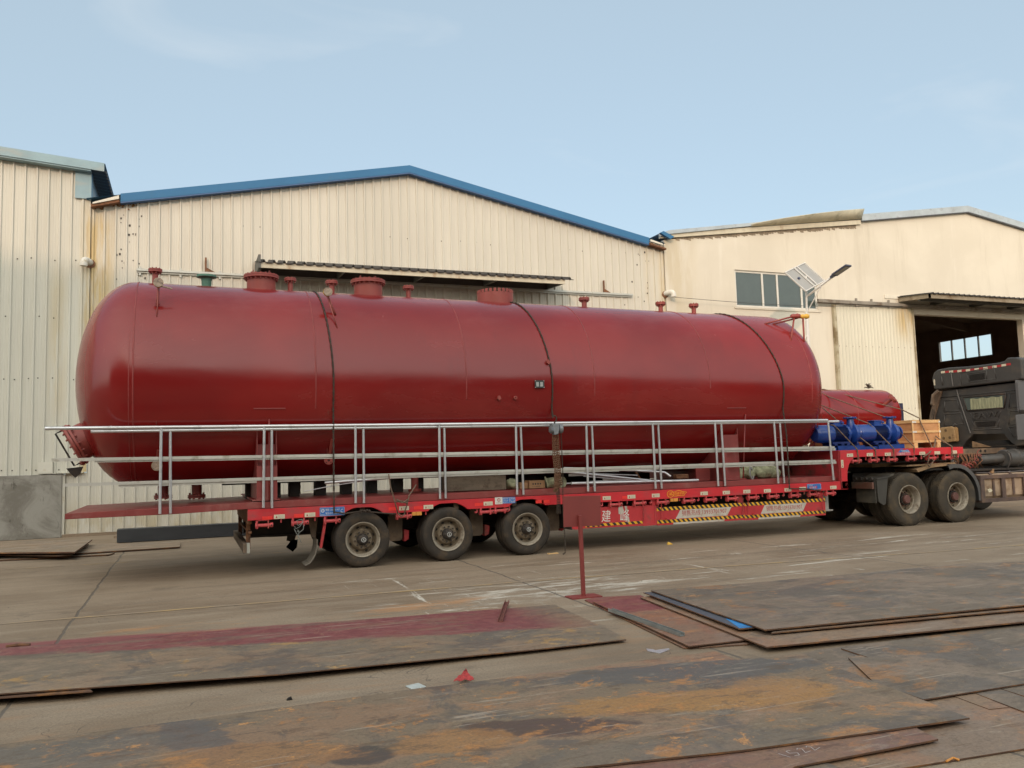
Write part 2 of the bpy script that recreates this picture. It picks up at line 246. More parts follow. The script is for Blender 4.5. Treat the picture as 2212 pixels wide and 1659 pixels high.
M_greyroof=mat('weathered_roof_trim',(.37,.42,.45),.5,var=.12,scale=2,dirt=(.28,.30,.32),damt=.35,dscale=3)
M_rusty=mat('rusty_steel',(.17,.075,.035),.85,var=.35,scale=9,dirt=(.08,.045,.03),damt=.4,dscale=10,bump=.4)
M_roofd=mat('dark_roof_sheet',(.05,.047,.045),.6,var=.15)
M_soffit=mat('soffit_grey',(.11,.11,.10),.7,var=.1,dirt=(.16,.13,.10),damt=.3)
M_canf=mat('canopy_fascia',(.55,.50,.38),.55,var=.12,scale=4,dirt=(.33,.20,.10),damt=.28,dscale=2.2,dstretch=(1,1,.4))
M_railw=mat('door_rail',(.46,.47,.43),.5,.2,var=.1,scale=3,dirt=(.33,.30,.22),damt=.3,dscale=3)
M_pvc=mat('white_pvc',(.62,.60,.54),.45,var=.08,dirt=(.4,.33,.2),damt=.3,dscale=8)
M_glass=mat('tinted_glass',(.055,.075,.07),.08,var=.05,spec=.7)
M_frame=mat('window_frame_white',(.62,.60,.54),.5,var=.06)
M_black=mat('black_opening',(.012,.010,.008),.9,var=.1)
M_inner=mat('hall_interior',(.34,.25,.18),.9,var=.2,scale=1)
M_pole=mat('lamp_pole_white',(.66,.64,.60),.4,var=.05)
M_panelb=mat('solar_panel_back',(.33,.32,.30),.55,var=.06)
M_head=mat('lamp_head',(.045,.05,.09),.4,var=.1)
M_led=mat('lamp_led_window',(.16,.15,.14),.3,var=.1)
M_pblue=mat('pump_blue',(.010,.045,.225),.3,var=.12,scale=6,coat=.2)
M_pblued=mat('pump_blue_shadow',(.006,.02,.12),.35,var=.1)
M_wood=mat('crate_board',(.46,.235,.10),.7,var=.16,scale=5,stretch=(.4,1,2),dirt=(.33,.16,.065),damt=.4,dscale=5)
M_woodl=mat('crate_batten',(.60,.38,.17),.65,var=.14,scale=6,stretch=(.3,1,2))
M_blk=mat('old_timber',(.16,.125,.088),.85,var=.3,scale=5,stretch=(.3,2,2),dirt=(.09,.065,.045),damt=.5,dscale=6,bump=.6,bscale=20)
M_card=mat('cardboard',(.36,.205,.10),.8,var=.1,scale=5)
M_bag=mat('woven_sack',(.33,.34,.21),.75,var=.3,scale=14,dirt=(.17,.18,.11),damt=.5,dscale=12,bump=.8,bscale=25)
M_rope=mat('dirty_rope',(.052,.036,.026),.9,var=.5,scale=60,bump=.8,bscale=120)
M_ropel=mat('tan_rope',(.15,.10,.068),.85,var=.45,scale=60,bump=.8,bscale=120)
M_chain=mat('rusty_chain',(.15,.075,.04),.7,.3,var=.4,scale=30)
M_chaind=mat('dark_chain',(.05,.035,.025),.7,.3,var=.4,scale=30)
M_hoist=mat('hoist_body',(.20,.21,.22),.5,.4,var=.25,scale=14,dirt=(.05,.12,.30),damt=.15,dscale=14)
M_cab=mat('cab_dark_grey',(.042,.040,.037),.5,var=.14,scale=3,dirt=(.095,.078,.058),damt=.4,dscale=1.8,bump=.05)
M_cabl=mat('cab_groove_edge',(.10,.10,.098),.55,var=.15)
M_curt=mat('cab_curtain',(.25,.26,.16),.8,var=.35,scale=16,stretch=(1,4,.4))
M_jug=mat('tan_jerrycan',(.34,.22,.10),.6,var=.12,scale=6,dirt=(.22,.13,.06),damt=.4,dscale=6)
M_ftank=mat('fuel_tank',(.36,.27,.19),.55,.2,var=.15,scale=5,dirt=(.22,.15,.09),damt=.5,dscale=4)
M_ftop=mat('fuel_tank_top',(.52,.50,.52),.35,.5,var=.1)
M_rack=mat('rack_brown',(.085,.055,.045),.7,var=.2,scale=5,dirt=(.14,.09,.06),damt=.4,dscale=5)
M_coilr=mat('red_air_hose',(.32,.07,.06),.5,var=.2)
M_coilg=mat('grey_air_hose',(.38,.36,.33),.5,var=.1)
M_white=mat('white_paint',(.62,.60,.55),.55,var=.1,scale=12,dirt=(.45,.38,.3),damt=.25,dscale=10)
M_cream=mat('sticker_cream',(.56,.50,.37),.5,var=.06)
M_text=mat('sticker_red_text',(.33,.018,.02),.6,var=.05)
M_grey=mat('sticker_grey_text',(.28,.24,.2),.7,var=.05)
M_refl=mat('reflector_red',(.72,.028,.022),.3,var=.1,scale=20,spec=.8)
M_signb=mat('sign_blue',(.022,.13,.42),.4,var=.08)
M_yel=mat('hazard_yellow',(.68,.36,.015),.5,var=.12,scale=12,dirt=(.38,.20,.03),damt=.25,dscale=9)
M_blk2=mat('hazard_black',(.022,.020,.018),.6,var=.1)
M_panw=mat('panel_white',(.47,.42,.36),.6,var=.1,scale=8,dirt=(.33,.27,.21),damt=.35,dscale=6)
M_panr=mat('panel_red',(.43,.025,.030),.5,var=.14,scale=5,dirt=(.27,.045,.04),damt=.35,dscale=5)
M_gold=mat('seal_gold',(.75,.33,.02),.5,var=.1)
M_seal=mat('seal_red',(.55,.05,.01),.5,var=.1)
M_amber=mat('amber_lamp',(.62,.26,.05),.35,var=.1)
M_green=mat('green_flange',(.07,.17,.12),.5,var=.25,scale=14,dirt=(.12,.14,.10),damt=.3,dscale=12)
M_wrap=mat('tape_wrap',(.36,.27,.20),.7,var=.35,scale=25,dirt=(.16,.12,.10),damt=.5,dscale=20)
M_tape=mat('yellow_tape',(.62,.36,.05),.5,var=.15)
M_plateb=mat('name_plate_black',(.02,.025,.025),.4,var=.1)
M_beamg=mat('bluegrey_steel',(.050,.053,.058),.5,.3,var=.15,scale=3,stretch=(.4,1,1),dirt=(.035,.035,.04),damt=.3,dscale=2,dstretch=(.4,1,2))
M_sign=mat('sign_red_oxide',(.205,.036,.030),.5,var=.1,scale=3,dirt=(.25,.065,.05),damt=.2,dscale=2)
M_cloth=mat('red_cloth',(.40,.04,.035),.8,var=.3,scale=20,bump=.5)
M_paper=mat('grey_paper',(.42,.44,.42),.7,var=.15,scale=20)
M_bluep=mat('blue_paint_end',(.025,.21,.52),.55,var=.2,scale=12,dirt=(.05,.10,.2),damt=.3,dscale=10)
M_brick=mat('unseen_building',(.30,.25,.20),.9,var=.2,scale=.3)
M_drum=mat('grey_drum',(.075,.072,.068),.5,.3,var=.15,scale=5,dirt=(.12,.10,.08),damt=.4,dscale=5)
M_plastic=mat('plastic_wrap',(.6,.58,.52),.3,var=.2)
# ------------------------------------------------------------------ mesh building
ORG={}
class MB:
    def __init__(s): s.v=[]; s.f=[]; s.m=[]; s.mi=0
    def add(s,vs,fs):
        o=len(s.v); s.v+=[Vector(p) for p in vs]; s.f+=[tuple(i+o for i in f) for f in fs]; s.m+=[s.mi]*len(fs); return s
    def mat(s,i): s.mi=i; return s
    def box(s,x0,x1,y0,y1,z0,z1):
        return s.add([(x0,y0,z0),(x1,y0,z0),(x1,y1,z0),(x0,y1,z0),(x0,y0,z1),(x1,y0,z1),(x1,y1,z1),(x0,y1,z1)],[(0,3,2,1),(4,5,6,7),(0,1,5,4),(1,2,6,5),(2,3,7,6),(3,0,4,7)])
    def prism(s,poly,axis,a,b):
        # poly of 2D points extruded along an axis ('x': poly=(y,z); 'y': (x,z); 'z': (x,y))
        def p(q,t): return {'x':(t,q[0],q[1]),'y':(q[0],t,q[1]),'z':(q[0],q[1],t)}[axis]
        n=len(poly); vs=[p(q,a) for q in poly]+[p(q,b) for q in poly]
        fs=[tuple(range(n)),tuple(range(2*n-1,n-1,-1))]+[(i,i+n,(i+1)%n+n,(i+1)%n) for i in range(n)]
        return s.add(vs,fs)
    def slab(s,pts,t):  # pts: top outline (3D), extruded down by t
        n=len(pts); vs=[Vector(p) for p in pts]+[Vector(p)-Vector((0,0,t)) for p in pts]
        return s.add(vs,[tuple(range(n)),tuple(range(2*n-1,n-1,-1))]+[(i,i+n,(i+1)%n+n,(i+1)%n) for i in range(n)])
    def cyl(s,a,b,r,n=16,r2=None,cap=True):
        a=Vector(a); b=Vector(b); d=(b-a).normalized(); up=Vector((0,0,1)) if abs(d.z)<.9 else Vector((1,0,0))
        e1=d.cross(up).normalized(); e2=d.cross(e1); r2=r if r2 is None else r2; vs=[]
        for c,rr in ((a,r),(b,r2)):
            for i in range(n): t=2*PI*i/n; vs.append(c+e1*(rr*cos(t))+e2*(rr*sin(t)))
        fs=[(i,(i+1)%n,(i+1)%n+n,i+n) for i in range(n)]
        if cap: fs+=[tuple(range(n-1,-1,-1)),tuple(range(n,2*n))]
        return s.add(vs,fs)
    def lathe(s,prof,o,d,n=32):  # prof: (r, t) along direction d from o
        o=Vector(o); d=Vector(d).normalized(); up=Vector((0,0,1)) if abs(d.z)<.9 else Vector((1,0,0)); e1=d.cross(up).normalized(); e2=d.cross(e1); vs=[]
        for r,t in prof:
            for i in range(n): a=2*PI*i/n; vs.append(o+d*t+e1*(r*cos(a))+e2*(r*sin(a)))
        fs=[(k*n+i,k*n+(i+1)%n,(k+1)*n+(i+1)%n,(k+1)*n+i) for k in range(len(prof)-1) for i in range(n)]
        return s.add(vs,fs)
    def tube(s,path,r,n=8,closed=False):
        P=[Vector(p) for p in path]; K=len(P); vs=[]; e1=None
        for k in range(K):
            if closed: d=(P[(k+1)%K]-P[k-1]).normalized()
            else: d=(P[min(k+1,K-1)]-P[max(k-1,0)]).normalized()
            if e1 is None: up=Vector((0,0,1)) if abs(d.z)<.9 else Vector((1,0,0)); e1=d.cross(up).normalized()
            else: e1=(e1-d*e1.dot(d)).normalized()
            e2=d.cross(e1)
            rr=r(k/(K-1)) if callable(r) else r
            for i in range(n): t=2*PI*i/n; vs.append(P[k]+e1*(rr*cos(t))+e2*(rr*sin(t)))
        fs=[(k*n+i,k*n+(i+1)%n,((k+1)%K)*n+(i+1)%n,((k+1)%K)*n+i) for k in range(K if closed else K-1) for i in range(n)]
        if not closed: fs+=[tuple(range(n-1,-1,-1)),tuple(range((K-1)*n,K*n))]
        return s.add(vs,fs)
    def text(s,body,p,w,h,ax=(1,0,0),ay=(0,0,1),fit=True):
        cu=bpy.data.curves.new('t','FONT'); cu.body=body; cu.resolution_u=2; ob=bpy.data.objects.new('t',cu); COL.objects.link(ob)
        dg=bpy.context.evaluated_depsgraph_get(); me=ob.evaluated_get(dg).to_mesh(); vs=[v.co.copy() for v in me.vertices]; fs=[tuple(q.vertices) for q in me.polygons]
        ob.evaluated_get(dg).to_mesh_clear(); bpy.data.objects.remove(ob); bpy.data.curves.remove(cu)
        if not vs: return s
        x0=min(v.x for v in vs);x1=max(v.x for v in vs);y0=min(v.y for v in vs);y1=max(v.y for v in vs)
        ax=Vector(ax);ay=Vector(ay);p=Vector(p)
        return s.add([p+ax*((v.x-x0)/(x1-x0)*w)+ay*((v.y-y0)/(y1-y0)*h) for v in vs],fs)
    def build(s,name,mats,parent=None,loc=None,smooth=False,bevel=0,auto=None,label=None):
        if not isinstance(mats,(list,tuple)): mats=[mats]
        if loc is None:
            if parent is not None: O=ORG[parent.name]
            else:
                O=Vector(((min(v.x for v in s.v)+max(v.x for v in s.v))/2,(min(v.y for v in s.v)+max(v.y for v in s.v))/2,min(v.z for v in s.v)))
        else: O=Vector(loc)
        me=bpy.data.meshes.new(name); me.from_pydata([v-O for v in s.v],[],s.f)
        for mm in mats: me.materials.append(mm)
        me.polygons.foreach_set('material_index',s.m)
        if smooth: me.polygons.foreach_set('use_smooth',[True]*len(me.polygons))
        me.update()
        o=bpy.data.objects.new(name,me); COL.objects.link(o)
        if smooth and auto is not None:
            try: me.set_sharp_from_angle(angle=rad(auto))
            except Exception: pass
        if parent is not None: o.parent=parent; o.location=O-ORG[parent.name]
        else: o.location=O
        ORG[o.name]=O
        if bevel:
            b=o.modifiers.new('bevel','BEVEL'); b.width=bevel; b.segments=2; b.limit_method='ANGLE'; b.angle_limit=rad(40)
        if label: o['label']=label
        return o
def thing(name,label,cat,loc,group=None):
    o=bpy.data.objects.new(name,None); COL.objects.link(o); o.location=loc; ORG[o.name]=Vector(loc); o.empty_display_size=.2
    o['label']=label; o['category']=cat
    if group: o['group']=group
    return o
def tag(o,label,cat,group=None):
    o['label']=label; o['category']=cat
    if group: o['group']=group
    return o
def struct(o): o['kind']='structure'; return o
def copy_part(o,parent,off):  # copy a part (and its sub-parts) to a parent, shifted
    c=o.copy(); COL.objects.link(c); c.parent=parent; c.location=o.location+Vector(off); ORG[c.name]=ORG[o.name]+Vector(off)
    for ch in o.children:
        k=ch.copy(); COL.objects.link(k); k.parent=c; ORG[k.name]=ORG[ch.name]+Vector(off)
    return c
# ------------------------------------------------------------------ ground
g_=MB(); g_.add([(-300,-300,0),(300,-300,0),(300,300,0),(-300,300,0)],[(0,1,2,3)])
struct(g_.build('ground',MATS['yard_concrete'],loc=(0,0,0)))
def line_strip(name,pts,wd):
    b=MB(); n=len(pts)
    vs=[]; 
    for x,y in pts: vs+=[(x,y-wd/2,.004),(x,y+wd/2,.004)]
    b.add(vs,[(2*i,2*i+2,2*i+3,2*i+1) for i in range(n-1)])
    return struct(b.build(name,MATS['worn_yellow_line']))
line_strip('lane_line_near',[(-14,-2.1),(-1.85,-2.36),(1,-2.48),(3.8,-2.6),(7.3,-2.85),(10.4,-3.2),(30,-4.6)],.075)
line_strip('lane_line_far',[(-14,3.9),(-2.9,3.21),(1.56,3.0),(12,2.6),(30,2.2)],.07)
# ------------------------------------------------------------------ warehouses
W=9.85
def ribwall(b,x0,x1,ztop,zbot,y=W,pitch=.252,ph=0.,depth=.042,scr=True):
    """vertical trapezoid-rib sheet facing the yard (-Y); rib profile swept up to ztop(x)"""
    xs=[]; k=math.floor((x0-ph)/pitch)
    pts=[(x0,0)]
    while ph+k*pitch<x1+.1:
        c=ph+k*pitch
        for dx,d in ((-.036,0),(-.017,depth),(.017,depth),(.036,0),(.085,0),(.089,.004),(.105,.004),(.109,0),(.143,0),(.147,.004),(.163,.004),(.167,0)):
            x=c+dx
            if x0<x<x1: pts.append((x,d))
        k+=1
    pts.append((x1,0)); vs=[]
    for x,d in pts: vs+=[(x,y-d,zbot),(x,y-d,ztop(x))]
    b.add(vs,[(2*i,2*i+2,2*i+3,2*i+1) for i in range(len(pts)-1)])
def screws(b,x0,x1,zs,ztop,y=W,pitch=.252,ph=0.):
    b.mat(1); 
    k=math.floor((x0-ph)/pitch)
    while ph+k*pitch<x1:
        x=ph+k*pitch+.126+random.uniform(-.04,.04)
        for z in zs:
            zz=z+random.uniform(-.03,.03)
            if x0<x<x1 and zz<ztop(x)-.1 and random.random()<.8: b.box(x-.013,x+.013,y-.012,y-.002,zz-.013,zz+.013)
        k+=1
    b.mat(0)
# left warehouse
LW=thing('cream_warehouse','tall cream ribbed warehouse with grey rendered base and teal roof edge, at the left','warehouse',(-12,W,0))
ltop=lambda x:9.0+( -2.3-x)*.0785
b=MB(); ribwall(b,-22,-2.36,ltop,1.50,ph=.034); screws(b,-8,-2.5,(1.62,3.8,5.3,6.72),ltop,ph=.034); b.mat(0); b.build('wall',[M_cl,M_hub],LW)
b=MB(); b.box(-22,-2.82,W-.10,W+.2,0,1.50); b.build('base_wall',MATS['rendered_base'],LW,bevel=.012)
b=MB(); b.box(-2.83,-2.76,W-.05,W+.05,-.0,1.49); b.box(-3.32,-2.37,W-.13,W-.01,1.52,1.535); b.box(-3.32,-3.02,W-.12,W-.01,1.54,1.80); b.build('base_flashing',M_ctrim,LW)
b=MB(); b.box(-2.36,-2.31,W-.03,W+.04,1.54,8.28); b.build('corner_trim',M_cl,LW)
# side wall above the lower roof, soffit and roof edge
b=MB()
vs=[]; ys=[W+i*.063 for i in range(0,380)]
for i,yy in enumerate(ys): d=.02*(i%4<1); vs+=[(-2.34+d,yy,5.0),(-2.34+d,yy,8.96)]
b.add(vs,[(2*i,2*i+2,2*i+3,2*i+1) for i in range(len(ys)-1)]); b.build('side_wall',mat('side_wall_sheet',(.42,.43,.41),.5,var=.1,scale=2),LW)
b=MB(); b.box(-2.66,-2.35,W-.07,W-.035,8.30,9.02); b.box(-2.35,-2.30,W-.075,W+.3,8.27,9.0); b.build('corner_flashing',M_teal,LW)
b=MB()
for i in range(90):
    y0=W-.25+i*.26; b.add([(-2.33,y0,9.0),(-2.33,y0+.25,9.0),(-1.99,y0+.25,8.955),(-1.99,y0,8.955),(-2.33,y0+.12,9.02),(-1.97,y0+.12,8.985)],[(0,1,2,3),(0,4,5,3),(4,1,2,5)])
    b.box(-2.0,-1.96,y0+.10,y0+.20,8.96,9.02)
b.build('roof_overhang',M_roofd,LW)
b=MB(); b.prism([(-22,ltop(-22)+.23),(-22,ltop(-22)-.01),(-2.0,ltop(-2.0)-.01),(-2.0,ltop(-2.0)+.20)],'y',W-.28,W-.25); b.prism([(-22,ltop(-22)-.01),(-22,ltop(-22)-.045),(-2.3,ltop(-2.3)-.045),(-2.3,ltop(-2.3)-.01)],'y',W-.25,W-.01)
b.build('roof_fascia',M_teal,LW)
b=MB(); b.add([(-22,W-.27,ltop(-22)+.22),(-1.98,W-.27,ltop(-1.98)+.19),(-1.98,W+24,ltop(-1.98)+.19),(-22,W+24,ltop(-22)+.22)],[(0,1,2,3)]); b.build('roof',M_teal,LW)
def elbow(parent,x,z,dx,name='drain_elbow'):
    b=MB(); p=[(x+dx,W+.02,z-.02),(x+dx*.7,W-.10,z-.01),(x+dx*.35,W-.17,z)]
    for i in range(6): t=i/5*PI/2; p.append((x+dx*.3*(1-sin(t)),W-.17-.09*sin(t),z-.09+.09*cos(t)))
    p.append((x,W-.26,z-.15)); b.tube(p,.082,16); b.tube([(x,W-.26,z-.10),(x,W-.26,z-.165)],.09,16)
    o=b.build(name,M_pvc,parent,smooth=True,auto=50); b=MB(); b.cyl((x+dx,W-.012,z-.05),(x+dx,W-.035,z-.05),.115,11); b.build('rust_patch',M_rusty,parent); return o
# blue-trimmed warehouse
BW=thing('blue_trimmed_warehouse','cream ribbed metal warehouse with bright blue gable trim and dark canopy, behind the long tank','warehouse',(5.8,W,0))
def btop(x): return 8.14+(x+2.3)*.1995 if x<5.82 else 9.76-(x-5.82)*.1775
b=MB(); ribwall(b,-2.30,14.22,btop,0.03,y=W+.02,ph=.017); screws(b,-2.2,14.2,(.55,),btop,ph=.017,y=W+.02); screws(b,-2.2,14.2,(1.6,6.0,7.9),btop,ph=.14,y=W+.02,pitch=.504)
b.mat(1)
for i in range(60):  # paint chips near the two junctions
    side=random.random()<.55; x=(-1.75+abs(random.gauss(0,.35))) if side else 13.7-abs(random.gauss(0,.45))
    z=random.uniform(5.2,8.0); s_=random.uniform(.006,.022); 
    if x<14.15 and z<btop(x)-.1: b.box(x-s_,x+s_,W+.006,W+.018,z-s_*1.4,z+s_*1.4)
b.mat(0); ribwall(b,-2.76,-2.302,lambda x:1.52,.03,y=W+.02,ph=.017); b.build('wall',[M_cb,M_hub],BW)
b=MB(); b.box(-2.8,14.2,W-.12,W+.05,0,.07); b.build('plinth',MATS['yard_concrete'],BW)
def fascia(pts,h,y0,y1):  # pts top line
    b=MB()
    for (xa,za),(xb,zb) in zip(pts[:-1],pts[1:]): b.prism([(xa,za),(xb,zb),(xb,zb-h),(xa,za-h)],'y',y0,y1)
    return b
fp=[(-1.63,8.46),(5.82,9.975),(13.6,8.42)]
fascia(fp,.205,W-.20,W-.17).build('roof_fascia',M_blue,BW)
fascia([(x,z-.2053) for x,z in fp],.035,W-.192,W+.01).build('fascia_lip',M_blued,BW)
b=MB(); b.add([(-2.4,W-.19,8.28),(5.82,W-.19,9.972),(14.2,W-.19,8.29),(-2.4,W+30,8.28),(5.82,W+30,9.972),(14.2,W+30,8.29)],[(0,1,4,3),(1,2,5,4)]); b.build('roof',M_blue,BW)
for q in ([(-2.30,8.13),(-1.66,8.30),(-1.64,8.24),(-2.28,8.06)],[(13.58,8.26),(14.2,8.12),(14.2,8.07),(13.58,8.20)]): b=MB(); b.prism(q,'y',W-.22,W-.02); b.build('valley_gutter',M_rusty,BW)
for q in ([(-2.25,8.17),(-1.66,8.40),(-1.66,8.31),(-2.25,8.13)],[(13.62,8.36),(14.05,8.25),(14.05,8.20),(13.62,8.29)]): b=MB(); b.prism(q,'y',W-.25,W-.19); b.build('gutter_flashing',M_ctrim,BW)
# ragged rust under the gutters
b=MB()
for i in range(50):
    x=random.uniform(-2.28,-1.2) if random.random()<.6 else random.uniform(13.1,14.15); z=btop(x)-.03-abs(random.gauss(0,.05)); r_=random.uniform(.012,.03); b.cyl((x,W-.016,z),(x,W+.01,z),r_,6)
b.build('gutter_rust',mat('rust_bleed',(.26,.13,.05),.9,var=.4,scale=20),BW)
b=MB(); b.box(-1.25,12.98,W-.10,W-.05,6.545,6.60); b.box(-1.25,12.98,W-.05,W-.035,6.50,6.61)
for x in (-1.2,-.25,.7): b.box(x,x+.05,W-.045,W-.01,6.44,6.66)
b.build('door_rail',M_railw,BW)
for x in (.36,11.95):
    b=MB(); b.box(x,x+.045,W-.09,W-.05,6.58,6.98); b.prism([(x+.04,6.72),(x+.05,6.60),(x+.26,6.60)],'y',W-.085,W-.06); b.build('rail_bracket',M_rusty,BW)
cn=MB(); zf=lambda y:6.69+(y-(W-1.2))*.24
b=MB(); x=1.60
while x<10.2:
    for dx,h in ((0,0),(.08,0),(.11,.035),(.15,.035),(.18,0)): pass
    cn.add([(x,W-1.28,zf(W-1.28)),(x+.08,W-1.28,zf(W-1.28)),(x+.11,W-1.28,zf(W-1.28)+.065),(x+.15,W-1.28,zf(W-1.28)+.065),(x+.18,W-1.28,zf(W-1.28)),(x+.25,W-1.28,zf(W-1.28)),
            (x,W,zf(W)),(x+.08,W,zf(W)),(x+.11,W,zf(W)+.065),(x+.15,W,zf(W)+.065),(x+.18,W,zf(W)),(x+.25,W,zf(W))],[(i,i+1,i+7,i+6) for i in range(5)])
    x+=.25
CAN=cn.build('canopy',M_roofd,BW); s_=CAN.modifiers.new('s','SOLIDIFY'); s_.thickness=.022
b=MB(); b.box(1.66,10.10,W-1.22,W-1.17,6.535,6.672); b.build('canopy_fascia',M_canf,CAN)
b=MB(); b.box(1.60,1.66,W-1.26,W-.02,6.52,6.86)
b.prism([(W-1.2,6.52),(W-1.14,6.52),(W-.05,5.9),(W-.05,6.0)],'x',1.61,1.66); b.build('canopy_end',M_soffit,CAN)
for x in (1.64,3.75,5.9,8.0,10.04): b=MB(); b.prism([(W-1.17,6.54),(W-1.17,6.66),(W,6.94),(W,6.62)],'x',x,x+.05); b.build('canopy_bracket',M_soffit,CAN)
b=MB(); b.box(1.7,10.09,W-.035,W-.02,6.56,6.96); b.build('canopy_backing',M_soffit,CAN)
# stucco warehouse on the right with a doorway
SW=thing('stucco_warehouse','pale stucco hall with open doorway, sliding door and weathered grey roof edge, at the right','warehouse',(27.7,W,0))
def stop(x): return 8.42+(x-14.1)*.151 if x<27.77 else 10.485-(x-27.77)*.151
st=MATS['stucco']; b=MB(); XS=[14.24,16.93,20.37,24.5,30.4,41.6]
def wq(x0,x1,z0,z1):
    zt=(lambda x:z1) if z1 is not None else stop
    pts=[(x0,z0),(x1,z0),(x1,zt(x1))]+([(27.77,stop(27.77))] if z1 is None and x0<27.77<x1 else [])+[(x0,zt(x0))]
    b.prism(pts,'y',W-.02,W+.22)
wq(14.24,16.93,0,None); wq(16.93,20.37,0,6.37); wq(16.93,20.37,7.62,None); wq(20.37,24.52,0,None); wq(24.52,30.4,6.40,None); wq(30.4,41.6,0,None)
b.build('wall',st,SW)
# window with frame, mullions and panes
wf=MB(); wf.box(16.93,20.37,W+.03,W+.09,7.55,7.62); wf.box(16.93,20.37,W+.03,W+.09,6.37,6.44)
for x in (16.93,18.04,18.66,19.68,20.30): wf.box(x,x+.07,W+.025,W+.095,6.44,7.55)
WF=wf.build('window',M_frame,SW); b=MB(); b.box(17.0,20.3,W+.05,W+.06,6.44,7.55); b.build('pane',M_glass,WF)
b=MB(); b.box(16.85,20.45,W-.05,W+.02,6.30,6.365); b.build('window_sill',st,SW)
# roof edges
b=MB(); b.prism([(14.05,8.62),(22.46,9.74),(22.46,9.58),(14.05,8.46)],'y',W-.10,W-.03); b.build('verge_board',M_canf,SW,label='stained cream verge board below the lifted roof sheet')
b=MB(); b.prism([(13.98,8.58),(14.4,8.74),(20.0,9.60),(20.0,9.50),(14.3,8.60),(14.02,8.50)],'y',W-.16,W-.11); b.build('roof_trim',M_greyroof,SW)
b=MB(); n=14
top=[(17.6+4.85*i/n, 9.14+.65*i/n+.27*(i/n)**.8, W-.30-.22*sin(PI*i/n)) for i in range(n+1)]
vs=[]; 
for x,z,y in top: vs+=[(x,y,z+.03),(x,W+.6,z-.03+.1)]
b.add(vs,[(2*i,2*i+2,2*i+3,2*i+1) for i in range(n)])
vs=[]
for i,(x,z,y) in enumerate(top): vs+=[(x,y,z+.03),(x,W-.13,9.115+(x-17.6)*.134)]
b.add(vs,[(2*i,2*i+2,2*i+3,2*i+1) for i in range(n)])
o=b.build('lifted_roof_sheet',mat('lifted_sheet',(.50,.47,.36),.5,var=.15,scale=3,dirt=(.30,.28,.2),damt=.4,dscale=2),SW,smooth=True); s_=o.modifiers.new('s','SOLIDIFY'); s_.thickness=.02
fascia([(22.47,9.93),(27.77,10.70),(41.7,8.72)],.235,W-.16,W-.12).build('roof_fascia',M_greyroof,SW)
fascia([(22.47,9.70),(27.77,10.466),(41.7,8.486)],.03,W-.15,W-.02).build('fascia_lip',mat('lip_dark',(.10,.11,.13),.6),SW)
b=MB(); b.add([(14.0,W-.12,8.60),(27.77,W-.12,10.69),(41.7,W-.12,8.7),(14.0,W+34,8.60),(27.77,W+34,10.69),(41.7,W+34,8.7)],[(0,1,4,3),(1,2,5,4)]); b.build('roof',M_greyroof,SW)
b=MB(); b.prism([(13.98,8.60),(14.35,8.42),(14.5,8.50),(14.1,8.66)],'y',W-.26,W-.16); b.build('gutter_end',M_blue,SW)
# jagged render under the verge
b=MB()
for i in range(70):
    x=14.7+i*.108; h=random.uniform(.02,.11); z=8.44+(x-14.1)*.1335; b.prism([(x,z+.02),(x+.13,z+.035),(x+.13,z-h),(x,z-h*random.uniform(.5,1))],'y',W-.035,W-.018)
b.build('broken_render',mat('bare_mortar',(.26,.21,.15),.95,var=.3,scale=8),SW)
# interior of the hall: dark floor-to-roof shell, far side window
b=MB(); b.box(14.26,14.4,W+.25,W+34,0,8.3); b.box(14.3,41.2,W+34,W+34.2,0,10); b.add([(14.3,W+.3,8.36),(27.77,W+.3,10.3),(41.2,W+.3,8.3),(14.3,W+34,8.36),(27.77,W+34,10.3),(41.2,W+34,8.3)],[(0,3,4,1),(1,4,5,2)])
b.box(41,41.2,W+.25,19.5,0,8.4); b.box(41,41.2,23.0,W+34,0,8.4); b.box(41,41.2,19.5,23.0,0,6.4); b.box(41,41.2,19.5,23.0,7.6,8.4)
for k in range(5):
    y=W+4+k*7; b.prism([(14.4,7.9),(27.77,9.85),(41,7.9),(41,8.3),(27.77,10.25),(14.4,8.3)],'y',y,y+.2)
b.box(24.3,24.6,W+1.2,W+1.5,0,8.2); b.box(14.4,30,W+8,W+8.3,5.6,5.9)
b.build('hall_interior',M_inner,SW)
b=MB()
for y in (19.5,20.35,21.22,22.08,22.94): b.box(40.97,41.05,y-.03,y+.04,6.4,7.6)
b.box(40.97,41.05,19.5,23,6.38,6.44); b.box(40.97,41.05,19.5,23,7.57,7.62)
WI=b.build('side_window',M_frame,SW)
gm=bpy.data.materials.new('clear_glass'); gm.use_nodes=True; q=gm.node_tree.nodes['Principled BSDF']; q.inputs['Transmission Weight'].default_value=1; q.inputs['Roughness'].default_value=.0; q.inputs['IOR'].default_value=1.02; q.inputs['Base Color'].default_value=(.95,.97,1,1)
b=MB(); b.add([(41.1,19.5,6.4),(41.1,23,6.4),(41.1,23,7.6),(41.1,19.5,7.6)],[(0,1,2,3)]); b.build('pane',gm,WI)
